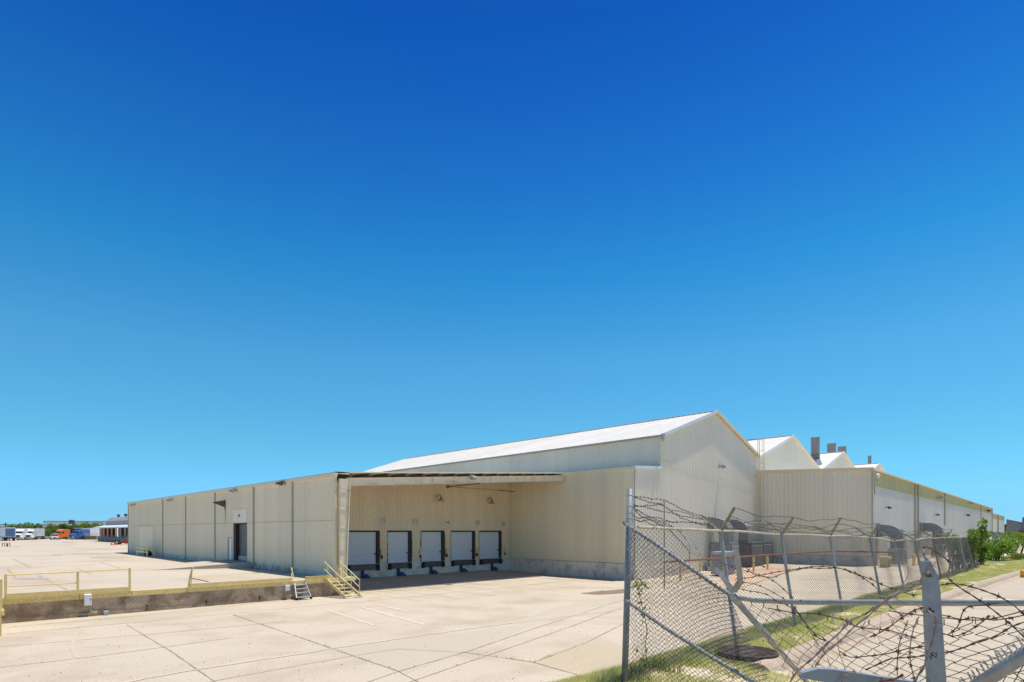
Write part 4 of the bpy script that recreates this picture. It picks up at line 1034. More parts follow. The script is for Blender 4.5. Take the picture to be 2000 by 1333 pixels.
def heading(x, y, deg):
    """angle of a heading measured from the direction towards the camera"""
    p = onyard(x, y); return math.atan2(-p.y, -p.x)+math.radians(deg)
def semi(label, x, y, deg, cm, tm, roofh=3.9, trailer=True, L=14.):
    p = onyard(x, y); s = thing('semi_truck', label, 'truck', (p.x, p.y, p.z), heading(x, y, deg), 'trucks parked at the far side of the yard')
    semi_cab(s, cm, roofh=roofh)
    if trailer: trailer_box(s, tm, L=L)
    return s
semi('white semi truck with white trailer, left of the two facing the camera', 33.5, 1055.5, -11, WHITE, WTRAIL, 3.6)
semi('white semi truck with white trailer, right of the two facing the camera', 54, 1055, -10, WHITE, WTRAIL, 3.5)
semi('bright orange semi truck in front of the trees', 102.5, 1054.3, -50, ORANGE, MAROON, 3.6, L=3.5)
semi('blue semi truck partly hidden before the long white trailers', 137.5, 1054.6, -50, TRUCKB, WTRAIL, 3.3, True, 3)
def trailer(label, x, y, deg, m, L=14., rear=None, z1=4.05, wh=True):
    p = onyard(x, y); s = thing('box_trailer', label, 'trailer', (p.x, p.y, p.z), heading(x, y, deg), 'box trailers at the far side of the yard')
    trailer_box(s, m, x0=0, L=L, rear=rear, z1=z1); return s
trailer('long white box trailer beside the far loading dock, right of the blue truck', 191, 1053.6, 42, WTRAIL, 9, z1=4.0)
trailer('white container trailer with a blue rear door at the left edge', 9, 1056, 186, WTRAIL, 12, CORBL, 3.9)
def car(label, x, y, deg, m, kind='suv', name='parked_car', cat='car'):
    p = onyard(x, y); s = thing(name, label, cat, (p.x, p.y, p.z), heading(x, y, deg), 'cars parked along the far trees')
    h = 1.75 if kind == 'suv' else (1.45 if kind == 'car' else 1.9); w = .93 if kind != 'pickup' else .98
    mb = MB()
    if kind == 'pickup': body = [(-5.4,.45),(-.1,.45),(0,.7),(-.05,1.0),(-1.3,1.12),(-5.4,1.12)]; cab = [(-3.9,1.12),(-1.4,1.12),(-2.0,h-.05),(-3.8,h-.03)]
    elif kind == 'suv': body = [(-4.7,.35),(-.1,.35),(0,.6),(-.08,.95),(-1.2,1.1),(-4.7,1.12)]; cab = [(-4.65,1.12),(-1.25,1.1),(-2.0,h-.04),(-4.2,h)]
    else: body = [(-4.6,.35),(-.1,.35),(0,.6),(-.1,.8),(-1.2,.95),(-4.5,1.0)]; cab = [(-4.0,.98),(-1.25,.95),(-2.1,h-.03),(-3.3,h)]
    mb.prism(body, -w, w); mb.build('body', m, s, False)
    mb = MB(); c2 = cab; n = 4; yi = w-.18
    mb.add([(c2[0][0],-w+.03,c2[0][1]),(c2[1][0],-w+.03,c2[1][1]),(c2[2][0],-yi,c2[2][1]),(c2[3][0],-yi,c2[3][1]),(c2[0][0],w-.03,c2[0][1]),(c2[1][0],w-.03,c2[1][1]),(c2[2][0],yi,c2[2][1]),(c2[3][0],yi,c2[3][1])],
           [(0,1,2,3),(7,6,5,4),(1,5,6,2),(3,2,6,7),(0,3,7,4)]); mb.build('windows', GLASS, s, False)
    mb = MB(); mb.box(c2[3][0]+.05,-yi-.01,c2[3][1]-.03,c2[2][0]-.05,yi+.01,max(c2[2][1],c2[3][1])+.03); mb.build('roof', m, s, False)
    for xx in (-.85, -3.7 if kind != 'pickup' else -4.2):
        for yy in (-w+.1, w-.1): wheel(s, xx, yy, .36, .22)
    for yy in (-.65, .65): mb = MB(); mb.box(-.12, yy-.16, .68, .012, yy+.16, .84); mb.build('headlight', WHITE, s, False)
    mb = MB(); mb.box(-.08,-.4,.5,.015,.4,.8); mb.build('grille', STEEL, s, False)
    return s
car('white car parked right in front of the blue doored container', 13, 1056.5, 12, WHITE, 'car')
car('pale silver minivan parked right of the two white trucks', 75.5, 1053, 20, WHITE, 'suv')
car('grey car parked alone before the dark trees', 95, 1053.5, 25, SILV, 'car')
car('white pickup nose on, parked before the orange truck', 107.5, 1054.5, 5, WHITE, 'pickup')
car('silver car tucked between the orange and blue trucks', 127, 1053, 60, SILV, 'car')
# yellow guarded ramp before the far trailers
a, b = onyard(140, 1053.2), onyard(190, 1055.5)
s = thing('ramp_guard', 'brownish yellow slatted guard along the far truck ramp', 'guard rail', tuple(a))
mb = MB(); mb.beam(a+Vector((0,0,.5)), b+Vector((0,0,.8)), .2, 1.2); mb.build('ramp_wall', mat('ramp_brown', (.28,.22,.13), .9, var=.4, scale=1), s)
d = (b-a)
for k in range(13): p = a+d*(k/12); mb = MB(); mb.beam(p+Vector((0,0,.1+.3*k/12)), p+Vector((0,0,1.9+.3*k/12)), .16, .16); mb.build('post', YEL, s)
mb = MB(); mb.beam(a+Vector((0,0,1.8)), b+Vector((0,0,2.1)), .12, .14); mb.build('top_rail', YEL, s)

# far loading dock building
XB = 34.0
yA = onX(190, 1000, XB).y; yB = onX(251, 1000, XB).y-25
s = thing('far_dock_building', 'long grey roofed loading dock with a white canopy beyond the yard', 'building', (XB, yA, 1.29))
fz = 1.29; fl = 2.45
mb = MB(); mb.box(XB+.1, yB, fz-.3, XB+24, yA, fl); mb.build('dock_base', STEEL, s)
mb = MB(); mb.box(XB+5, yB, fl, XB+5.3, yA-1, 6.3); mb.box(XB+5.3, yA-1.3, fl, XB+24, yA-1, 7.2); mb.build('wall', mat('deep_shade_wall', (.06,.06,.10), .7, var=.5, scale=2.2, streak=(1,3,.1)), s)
mb = MB(); mb.add([(XB-1,yB,5.3),(XB-1,yA+.5,5.3),(XB+4,yA+.5,6.25),(XB+4,yB,6.25),(XB-1,yB,5.0),(XB-1,yA+.5,5.0),(XB+4,yA+.5,5.9),(XB+4,yB,5.9)],
       [(0,1,2,3),(7,6,5,4),(0,4,5,1),(1,5,6,2),(2,6,7,3),(3,7,4,0)]); mb.build('canopy', WHITE, s)
mb = MB(); mb.prism([(XB+2.2,5.9),(XB+2.2,7.1),(XB+3.4,8.2),(XB+14,8.6),(XB+24,6.3),(XB+24,5.9)], yB, yA+1.5); mb.build('roof', GREYRF, s)
for k in range(9):
    y = yA-1.5-k*5.2; mb = MB(); mb.box(XB+.3, y-.14, fl, XB+.58, y+.14, 5.2); mb.build('post', TRIM, s)
mb = MB(); mb.box(XB+.9, yA-2.2, fl, XB+4, yA-.5, 5.2); mb.build('red_bay', RED, s)
for k in range(5):
    y = yA-4-k*9; mb = MB(); mb.lathe((XB+4.5, y, 8.1), [(.3,0), (.3,.5), (.5,.6), (.4,.95), (.05,1.05)], 8); mb.build('roof_vent', STEEL, s)
mb = MB(); k = 0
while k < 22:
    y = yA-6-k*2.2; mb.box(XB-.02, y, fz+.1, XB+.09, y+.35, fl+.55); k += 1
mb.build('dock_bumper', LGREY, s)

# red yard machine at the corner of the long warehouse
p = onyard(229, 1064); hd = heading(229, 1064, 75)
s = thing('yard_tractor', 'red yard machine with a white rimmed wheel, half hidden by the warehouse corner', 'tractor', tuple(p), hd+math.pi)
mb = MB(); mb.bbox(-4.2,-1.0,.45,-.9,1.0,.95,.04); mb.box(-3.9,-1.1,.2,-3.6,1.1,1.2); mb.box(-1.9,-1.1,.2,-1.6,1.1,1.2); mb.build('chassis', RED, s, False)
mb = MB(); mb.bbox(-3.6,-.85,1.0,-2.2,.85,2.5,.08); mb.build('cab', WHITE, s, False)
mb = MB(); mb.box(-3.4,-.87,1.6,-2.4,-.855,2.35); mb.box(-2.19,-.7,1.6,-2.18,.7,2.35); mb.box(-3.4,.855,1.6,-2.4,.87,2.35); mb.build('window', GLASS, s, False)
mb = MB(); mb.beam((-1.9,-.5,.9), (-2.9,-.5,2.9), .2, .16); mb.beam((-1.9,.5,.9), (-2.9,.5,2.9), .2, .16); mb.beam((-2.9,-.6,2.9), (-3.3,-.6,3.0), .2, .2); mb.build('boom', mat('pinkish_paint', (.50,.25,.16), .5), s, False)
for xx, r in ((-.2, .45), (-3.2, .4)):
    for yy in (-.95, .95): wheel(s, xx, yy, r, .35, WHITE)
mb = MB(); mb.box(-1.2,-.9,.5,-.0,.9,.62); mb.build('axle_frame', STEEL, s, False)
for i, (x, y) in enumerate(((218.2, 1065), (223.3, 1065))):
    p = onyard(x, y); s = thing('traffic_cone', ['small orange cone on the yard before the red machine, left', 'small orange cone on the yard before the red machine, right'][i], 'traffic cone', tuple(p), group='cones before the red machine')
    mb = MB(); mb.lathe((0,0,0), [(.17,.04), (.03,.7)], 10); mb.build('cone', ORANGE, s, False); mb = MB(); mb.box(-.22,-.22,0,.22,.22,.04); mb.build('base', DARK, s, False)
p = onyard(12, 1068); s = thing('barricade', 'small low rusty barricade alone on the far left of the yard', 'barricade', tuple(p), math.radians(-45))
for x in (-.7, -.25, .25, .7): mb = MB(); mb.box(x-.04,-.04,0,x+.04,.04,.72); mb.build('post', RUST, s, False)
mb = MB(); mb.box(-.75,-.03,.55,.75,.03,.64); mb.build('rail', WHITE, s, False)
mb = MB(); mb.lathe((0,.25,0), [(.14,0), (.13,.4), (.1,.55)], 10); mb.build('drum', BARK, s, False)

# distant sheds and poles
def shed(label, x0, x1, ytop, ybot, D, m, dep=40):
    a = P(x0, ytop, D); b = P(x1, ytop, D*1.02); s = thing('distant_shed', label, 'warehouse', (a.x, a.y, 1.2))
    dv = Vector((S2, S2, 0))*dep; z0 = 1.0
    mb = MB(); vs = [Vector((a.x,a.y,z0)), Vector((b.x,b.y,z0)), Vector((b.x,b.y,a.z)), Vector((a.x,a.y,a.z))]
    mb.add(vs+[v+dv for v in vs], [(0,1,2,3),(5,4,7,6),(0,3,7,4),(1,5,6,2)]); mb.build('wall', m, s)
    mb = MB(); up = Vector((0,0,.5)); mb.add([vs[3], vs[2], vs[2]+dv, vs[3]+dv, vs[3]+up, vs[2]+up, vs[2]+dv+up, vs[3]+dv+up], [(4,5,6,7),(0,1,5,4),(1,2,6,5),(3,0,4,7)]); mb.build('roof', GREYRF, s); return s
shed('long white warehouse far beyond the trees', 84, 205, 1019.5, 1040, 350, WHITE)
shed('white roofed shed behind the leftmost trees', -60, 24, 1026, 1040, 330, WHITE)
for i, (x, yt, D, r) in enumerate(((11, 1021, 300, .35), (39, 1021.5, 300, .3), (143.5, 1017, 330, .25))):
    p = P(x, yt, D); s = thing('utility_pole', ['dark pole rising behind the leftmost trees', 'dark pole rising behind the two white trucks', 'thin pole beside the distant roof tank'][i], 'pole', (p.x, p.y, 1.2), group='poles beyond the trees')
    mb = MB(); mb.lathe((0,0,0), [(r,0), (r*.7,p.z-1.2)], 8); mb.build('shaft', BARK, s, False)
    mb = MB(); mb.beam((-1,0,p.z-2.0), (1,0,p.z-2.0), .2, .2); mb.build('crossarm', BARK, s, False)
p = P(140, 1015.5, 340); s = thing('roof_tank', 'small dark tank on the distant white warehouse', 'tank', (p.x, p.y, 9.0))
mb = MB(); mb.lathe((0,0,0), [(1.3,.4), (1.4,.6), (1.4,p.z-9.0-.3), (1.0,p.z-9.0)], 12); mb.build('tank', STEEL, s, False)
mb = MB(); mb.box(-1.5,-1.5,-.6,1.5,1.5,.39); mb.build('stand', STEEL, s, False)

# ================= FOLIAGE =================
def leaves(mb, blobs, n, size, seed=0, up=.25):
    rr = random.Random(seed)
    tot = sum(b[3]*b[4]*b[5] for b in blobs)
    for (x, y, z, rx, ry, rz_b) in blobs:
        k = int(n*(rx*ry*rz_b)/tot)
        for _ in range(k):
            while True:
                a = Vector((rr.uniform(-1,1), rr.uniform(-1,1), rr.uniform(-1,1)))
                if .25 < a.length < 1: break
            p = Vector((x+a.x*rx, y+a.y*ry, z+a.z*rz_b))
            if noise.noise(p*1.1/max(rx,.3)+Vector((seed,0,0))) < -.22: continue
            nn = (a*.6+Vector((rr.gauss(0,.6), rr.gauss(0,.6), rr.gauss(0,.6)+up))).normalized(); t = nn.orthogonal().normalized()
            t = (t*math.cos(rr.random()*6.28)+nn.cross(t)*math.sin(rr.random()*6.28)).normalized(); b = nn.cross(t); s_ = size*rr.uniform(.6,1.3)
            mb.add([p-t*s_, p+b*s_*.5+nn*s_*.1, p+t*s_, p-b*s_*.5+nn*s_*.1], ((0,1,2,3),))
def tree(label, base, h, r, m, seed, n=1500, size=.3):
    rr = random.Random(seed)
    s = thing('tree', label, 'tree', tuple(base), 0, 'trees along the far side of the yard')
    bl = []
    for _ in range(11):
        a = rr.random()*6.28; q = rr.uniform(0, .75)*r; zz = rr.uniform(.28, .84)*h; k = rr.uniform(.34, .56)*r
        bl.append((q*math.cos(a), q*math.sin(a), zz, k, k, k*.8))
    bl.append((0, 0, h*.3, r*.8, r*.8, h*.28))
    mb = MB(); leaves(mb, bl, n, size, seed); mb.build('crown', m, s, False)
    mb = MB(); mb.tube([(0,0,-.3), (rr.uniform(-.2,.2), 0, h*.35), (rr.uniform(-.4,.4), .2, h*.75)], [.22, .16, .06], 7)
    for b_ in bl[:6]: mb.tube([(0,0,h*.3), (b_[0]*.6, b_[1]*.6, b_[2]*.75), b_[:3]], [.1, .06, .03], 5)
    mb.build('trunk', BARK, s, False); return s
tl = ['round dark green tree', 'olive green spreading tree', 'bushy green tree', 'tall rough crowned tree']
spots = [(-12,1030,'left of the frame edge'),(3,1031,'at the left edge of the photo'),(16,1029,'behind the blue doored container'),(27,1026,'behind the left white truck cab'),(38,1024,'behind the left white trailer'),(49,1023,'behind the right white truck cab'),
         (59,1021,'behind the right white trailer'),(68,1020,'behind the silver minivan'),(78,1023,'right of the silver minivan'),(88,1024,'behind the grey car'),(98,1022,'between the grey car and orange truck'),(109,1023,'behind the orange truck cab'),
         (119,1021,'right behind the orange truck'),(130,1025,'behind the dark red trailer'),(141,1024,'behind the blue truck'),(152,1022,'behind the left end of the white trailers'),(163,1018,'tallest, over the white trailers'),(175,1022,'behind the middle of the white trailers'),
         (186,1018,'beside the far dock roof'),(197,1021,'half behind the far dock roof')]
for i, (x, yt, w) in enumerate(spots):
    D = 222+R.uniform(-7, 14); p = P(x, 1052, D); h = (HOR-yt)/F*D+EYE-1.29
    tree('%s %s' % (tl[i%4], w), (p.x, p.y, 1.29), h*1.03, 2.6+R.random()*.9, (LEAFD, LEAFO, LEAFD, LEAFO)[i%4], 30+i, 1500, .34)
# hedge mass under the trees
mb = MB(); rr = random.Random(5)
for k in range(32):
    x = -20+k*7; D = 218+rr.uniform(-3, 6); p = P(x, 1050, D)
    leaves(mb, [(p.x, p.y, 2.4+rr.random(), 2.2, 2.2, 1.7)], 260, .36, k)
tag(mb.build('hedge', LEAFD), 'low continuous dark hedge under the far trees behind the trucks', 'hedge', kind='stuff')
# ================= RIGHT HAND FAR THINGS =================
def shrub(label, x, ybase, Yw, blobs, m, n, size, seed, stems=7, group='shrubs along the right hand fence', name='shrub'):
    b = onY(x, ybase, Yw); b.z = bankz(b.x, Yw) if Yw < 8.6 else courtz(b.x, Yw)
    s = thing(name, label, 'shrub', tuple(b), math.radians(-45), group)
    mb = MB(); leaves(mb, blobs, n, size, seed, .5); mb.build('foliage', m, s, False)
    rr = random.Random(seed)
    mb = MB()
    for _ in range(stems):
        q = rr.choice(blobs); x0 = q[0]*.5+rr.uniform(-.2,.2)
        mb.tube([(x0, rr.uniform(-.2,.2), -.1), (x0+(q[0]-x0)*.4+rr.uniform(-.1,.1), q[1]*.4, q[2]*.45), (q[0]+rr.uniform(-.3,.3)*q[3], q[1], q[2])], [.03, .022, .01], 5)
    mb.build('stems', BARK, s, False); return s
shrub('tangled grey green shrub behind the mesh near the brown post', 1868, 1118, 5.7, [(-.3,0,1.55,.7,.6,.5), (.3,0,1.3,.7,.6,.7), (.1,0,.7,.6,.5,.5), (-.4,0,2.0,.5,.4,.3)], LEAFO, 1500, .085, 3, 14)
shrub('climbing shrub with bright tips rising above the fence end', 1913, 1112, 5.0, [(-.1,0,1.3,.55,.4,.55), (.1,0,2.0,.5,.4,.4), (.15,0,2.6,.3,.3,.3), (-.35,0,2.1,.4,.3,.3), (.2,0,.7,.45,.4,.5), (.3,0,2.85,.22,.2,.2)], LEAFB, 1700, .10, 4, 10)
shrub('broad bright green shrub right of the fence end', 1945, 1108, 5.0, [(0,0,1.0,1.1,.8,.55), (-.7,0,1.2,.6,.6,.4), (.6,0,1.35,.6,.6,.4), (.1,0,1.75,.4,.4,.25), (1.0,0,.9,.5,.5,.45), (-.3,0,.6,.8,.6,.4), (-.5,0,1.7,.2,.2,.25), (.8,0,1.8,.2,.2,.25)], LEAFB, 2600, .085, 5, 18)
shrub('bright green shrub at the right edge of the photo', 1985, 1103, 5.0, [(0,0,1.1,1.2,.9,.6), (.9,0,1.6,.8,.7,.5), (-.9,0,.8,.7,.6,.5), (.3,0,1.85,.4,.4,.3), (-.4,0,1.7,.25,.25,.25)], LEAFB, 2700, .09, 6, 16)
shrub('low weedy shrub in front of the broad bright shrub', 1968, 1117, 4.6, [(0,0,.28,1.4,.6,.3), (.9,0,.3,.8,.5,.3)], LEAFO, 1500, .07, 8, 4)
shrub('scruffy vine mat hanging on the mesh between the last fence posts', 1893, 1115, 5.1, [(0,0,1.4,.5,.25,.6), (-.3,0,.8,.4,.25,.5), (.25,0,1.9,.4,.25,.3), (.2,0,.7,.4,.2,.4)], LEAFO, 1300, .075, 12, 12)
# vine climbing the near mesh
D0 = 8.7
mb = MB(); vp = [(1262,1335),(1263,1290),(1260,1262),(1264,1232),(1259,1205),(1254,1185),(1250,1168),(1247,1150),(1245,1137)]
pts = [P(x, y, D0+.1) for x, y in vp]
s = thing('climbing_vine', 'thin leafy green vine climbing the mesh beside the near corner post', 'vine', tuple(P(1262, 1335, D0)))
mb.tube(pts, .006, 5); mb.build('stem', mat('vine_stem', (.10,.12,.04), .8), s)
mb = MB(); rr = random.Random(9)
for k in range(150):
    t = rr.random()**.9*(len(pts)-1.01); i = int(t); p = pts[i].lerp(pts[i+1], t-i)+Vector((rr.gauss(0,.04), rr.gauss(0,.05), rr.gauss(0,.04)))
    if k > 95: p = P(1249+rr.gauss(0, 6), 1143+rr.gauss(0, 6), D0+rr.gauss(0, .12))
    if k > 135: p = P(1262+rr.gauss(0, 4), 1147+rr.gauss(0, 4), D0)
    leaves(mb, [(p.x, p.y, p.z, .03, .03, .03)], 1, .035, k)
mb.build('leaves', LEAFB, s)
# orange-yellow object on the verge at the right edge
p = onz(1999.5, 1127.5, RD+.02)
s = thing('plastic_barrel', 'yellow orange plastic road barrel end at the right edge of the kerb', 'barrel', tuple(p))
mb = MB(); mb.lathe((0,0,0), [(.15,0), (.15,.05), (.13,.07), (.13,.17), (.15,.19), (.145,.30), (.10,.34)], 16); mb.build('drum', mat('amber_plastic', (.80,.38,.02), .4), s, False, True)
mb = MB(); mb.lathe((0,0,.34), [(.06,0), (.06,.02), (.02,.03)], 10); mb.build('cap', mat('dark_amber', (.5,.2,.02), .5), s, False)
# low far walls, cars, brown block, red tree on the far right
def blk(name, label, cat, x0, x1, yt, yb, D, m, m2=None, group=None):
    a = P(x0, yt, D); b = P(x1, yt, D); c = P(x0, yb, D); dv = Vector((S2, S2, 0))*D*.12
    s = thing(name, label, cat, (a.x, a.y, c.z), 0, group); z0 = c.z
    mb = MB(); vs = [Vector((a.x,a.y,z0)), Vector((b.x,b.y,z0)), Vector((b.x,b.y,a.z)), Vector((a.x,a.y,a.z))]
    mb.add(vs+[v+dv for v in vs], [(0,1,2,3),(5,4,7,6),(0,3,7,4),(1,5,6,2),(3,2,6,7)]); mb.build('wall', m, s)
    if m2:
        up = Vector((0,0,.004*D)); mb = MB(); o = Vector((-S2,-S2,0))*.5; mb.add([vs[3]+o, vs[2]+o, vs[2]+dv, vs[3]+dv, vs[3]+up+o, vs[2]+up+o, vs[2]+dv+up, vs[3]+dv+up], [(4,5,6,7),(0,1,5,4),(3,2,1,0),(1,2,6,5)]); mb.build('roof', m2, s)
    return s
blk('low_block', 'brown walled building with a pinkish roof on the far right horizon', 'building', 1972, 2060, 1029, 1048, 260, BROWNB, mat('pinkish_roof', (.42,.28,.24), .7))
blk('masonry_wall', 'low grey wall under the far annex ducts', 'wall', 1921, 1984, 1056.5, 1072, 75, mat('grey_masonry', (.30,.28,.27), .9, var=.2, scale=2), FOUND)
for i, x in enumerate((1981, 1993)):
    p = P(x, 1062, 110); p.z = 1.5
    s = thing('parked_car', ['white car parked beyond the low grey wall on the far right', 'pale blue car at the right edge beyond the shrubs'][i], 'car', tuple(p), math.radians(200))
    mm = WHITE if i == 0 else mat('pale_blue_paint', (.42,.52,.62), .35)
    mb = MB(); mb.prism([(-2.2,.35),(2.2,.35),(2.25,.8),(1.2,.95),(-2.1,1.0)], -.9, .9); mb.build('body', mm, s, False)
    mb = MB(); mb.prism([(-1.9,1.0),(1.1,.95),(.4,1.45),(-1.3,1.5)], -.75, .75); mb.build('windows', GLASS, s, False)
    mb = MB(); mb.box(-1.3,-.74,1.49,.35,.74,1.54); mb.build('roof', mm, s, False)
    for xx in (-1.4, 1.4):
        for yy in (-.82, .82): wheel(s, xx, yy, .34, .2)
p = P(1999, 1050, 100); s = thing('small_tree', 'small dark red leafed tree at the right horizon edge', 'tree', (p.x, p.y, 1.6))
mb = MB(); leaves(mb, [(0,0,1.7,1.0,1.0,1.1), (.4,0,2.4,.7,.7,.6)], 700, .16, 3); mb.build('crown', mat('red_leaves', (.22,.03,.03), .6, var=.4), s, False)
mb = MB(); mb.tube([(0,0,-.4), (0,0,1.6)], [.1, .05], 6); mb.build('trunk', BARK, s, False)
p = P(1975, 1050, 120); s = thing('small_tree', 'low yellow green bush between the annex end and the brown building', 'tree', (p.x, p.y, 1.4))
mb = MB(); leaves(mb, [(0,0,1.5,2.4,2.0,1.3), (1.6,0,1.2,1.6,1.6,1.0)], 1300, .2, 4); mb.build('crown', LEAFO, s, False)
mb = MB(); mb.tube([(0,0,-.4), (0,0,1.2)], [.12, .06], 6); mb.build('trunk', BARK, s, False)

# iron manhole cover on its raised ring
c = onz(1460, 1270, 2.10)
s = thing('manhole_cover', 'round rusty brown iron manhole lid raised in the grass behind the mesh', 'manhole cover', (c.x, c.y, 2.03))
mb = MB(); mb.lathe((0,0,-.1), [(.50,0), (.50,.15), (.485,.165), (.47,.165), (.465,.155), (.02,.165)], 40)
for i in range(-7, 8):
    for j in range(-7, 8):
        x, y = i*.06, j*.06
        if x*x+y*y < .19: mb.box(x-.018, y-.018, .055, x+.018, y+.018, .068)
mb.build('lid', MANH, s, False)
mb = MB(); mb.lathe((0,0,-.25), [(.53,0), (.53,.21), (.51,.22)], 40); mb.build('ring', mat('ring_concrete', (.20,.15,.12), .9, var=.3), s, False)

# ================= GRASS =================
mb = MB(); rr = random.Random(11)
def blade(x, y, h, w=.006):
    z = bankz(x, y); a = rr.random()*6.28; lx, ly = math.cos(a)*h*.5, math.sin(a)*h*.5; sx, sy = -math.sin(a)*w, math.cos(a)*w
    mb.v += [(x-sx,y-sy,z-.01), (x+sx,y+sy,z-.01), (x+lx,y+ly,z+h)]; n = len(mb.v); mb.f.append((n-3,n-2,n-1))
cnt = 0
while cnt < 230000:
    t = rr.random(); X = 5.0+62*t**2.3; Y = rr.uniform(3.2 if X < 9.3 else curbY(X)+.16, 6.4)
    if X < 9.3 and rr.random() < .25: Y = rr.uniform(1.5, 4)
    dens = noise.noise(Vector((X*.9, Y*1.6, 3)))+.35*noise.noise(Vector((X*4, Y*4, 1)))
    if dens < -.30+.3*rr.random()-.15: continue
    if (X-c.x)**2+(Y-c.y)**2 < .30: continue
    d = .8+X*.035
    blade(X, Y, rr.uniform(.025, .075)*(1+max(0, dens)), .0045*d); cnt += 1
tag(mb.build('grass', GRASSB), 'short patchy green and dry grass on the verge under the fence', 'grass', kind='stuff')

# ================= CHAIN LINK FENCE =================
FYL = 4.8
def lean(X): return FYL+.36
def topz(X):
    ks = [(7.2, 4.16+.06), (10.94, 4.17), (14.1, 4.085), (17.7, 4.04), (21.8, 3.96), (25.2, 3.80), (28.7, 3.80), (32, 3.86), (36, 3.83), (45, 3.80)]
    for (a, za), (b, zb_) in zip(ks, ks[1:]):
        if a <= X <= b: t = (X-a)/(b-a); return za*(1-t)+zb_*t
    return ks[0][1] if X < 7.2 else ks[-1][1]
def chain(mb, S, ncol, nrow, r, jit=.0, top=True, keep=None):
    """zigzag wires over a surface S(s, t), s and t running 0..1"""
    for k in range(ncol+1):
        prev = None
        for j in range(nrow+1):
            par = (j+k) % 2
            s_ = (k+(.5 if par else -.5))/ncol; t = j/nrow
            if not (0 <= s_ <= 1): prev = None; continue
            if keep and not keep(s_, t): prev = None; continue
            q = S(s_, t)
            if jit: q = q+Vector((rr.gauss(0, jit), rr.gauss(0, jit), rr.gauss(0, jit)))
            if prev is not None: mb.seg(prev, q, r)
            elif top and j == 0: mb.seg(q+Vector((0,0,.035)), q, r)
            prev = q
FN = thing('chain_link_fence', 'long leaning chain link fence with Y shaped barbed wire arms beside the verge', 'fence', (7.2, FYL, 1.94))
posts = [10.94, 14.1, 17.7, 21.8, 25.2, 28.7, 32.6, 35.9, 40.2, 44.0]
for i, X in enumerate(posts):
    zt = topz(X); m_ = GALVD if i not in (6,) else RUST
    mb = MB(); mb.tube([(X, FYL, 1.8), (X+.02, FYL+.36, zt)], .036, 10); mb.tube([(X+.02, FYL+.34, zt-.1), (X+.02, FYL+.362, zt+.01)], .045, 10)
    po = mb.build('post', m_, FN)
    if i < 8:
        b0 = Vector((X+.02, FYL+.36, zt)); k_ = .05*math.sin(i*2.1)
        for v in (Vector((.02, .44, .30+k_)), Vector((.02, -.26, .45-k_))):
            mb = MB(); e = b0+v; d = v.normalized(); n1 = d.cross(Vector((1,0,0))).normalized()
            mb.beam(b0, e, .05, .012, up=n1); mb.beam(b0+Vector((.022,0,0))-n1*.018, e+Vector((.022,0,0))-n1*.018, .008, .045, up=n1)
            mb.build('arm', ARMM, po)
mb = MB(); pts = [P(1246, 1030, 8.75), P(1300, 1032.5, 9.45)]
for X in rng(10.94, 32.6, 26): pts.append(Vector((X, FYL+.36+.02*math.sin(X), topz(X)+.012*math.sin(X*1.7))))
mb.tube(pts, .024, 9); mb.build('top_rail', RAILM, FN)
mb = MB(); mb.tube([(32.2, FYL+.34, 3.83), (38, FYL+.36, 3.84), (44, FYL+.36, 3.8)], .024, 8); mb.build('top_rail', RAILM, FN)
mb = MB()
def SF(X0, X1):
    def f(s_, t):
        X = X0+(X1-X0)*s_
        zt = topz(X)-.02; zb_ = 1.97
        if X < 10.94: yt = FYL+.36*(X-7.2)/3.74
        else: yt = FYL+.36
        y = yt+(FYL-yt)*t-.03+.04*math.sin(X*1.9)*math.sin(t*3.1)
        return Vector((X+.03*math.sin(X*3+t*2), y, zt+(zb_-zt)*t+.015*math.sin(X*2.3)))
    return f
def sec(X0, X1, px_w, r):
    nc = int((X1-X0)/px_w); nr = int(2.1/(px_w*.5)); chain(mb, SF(X0, X1), nc, nr, r, .0015)
sec(7.3, 10.94, .07, .0028); sec(10.94, 17.7, .07, .0034); sec(17.7, 25.2, .075, .0042)
mesh1 = mb.build('mesh', WIREL, FN)
mb = MB(); sec(25.2, 45, .085, .006); mb.build('mesh', WIREL, FN)

# thick corner post
s = thing('corner_post', 'tall thick galvanised corner post at the left end of the fence', 'fence post', (7.2, 4.8, 1.9))
a, b = P(1219.5, 1345, 8.5), P(1231, 955.5, 8.5)
mb = MB(); mb.tube([a, a.lerp(b, .5), b], .047, 16); mb.build('pipe', POSTG, s, smooth=True)
for y in (969, 990, 1003, 1014, 1050, 1174):
    mb = MB()
    t = (1345-y)/(1345-955.5); c_ = a.lerp(b, t); d = (b-a).normalized()*.008; mb.tube([c_-d, c_+d], .053, 14); mb.build('tie_band', GALVD, s)
# thin yellowed rod holding strands
s = thing('wire_stake', 'thin yellowish stake holding barbed strands right of the corner post', 'stake', tuple(P(1297, 1034, 9.4)))
mb = MB(); mb.tube([P(1297.5, 1150, 9.4), P(1297.5, 980, 9.4)], .010, 7); mb.build('rod', ARMM, s)
mb = MB(); mb.tube([P(1297.5, 983, 9.4), P(1297.5, 977, 9.4)], .024, 8); mb.build('cap', YEL, s)

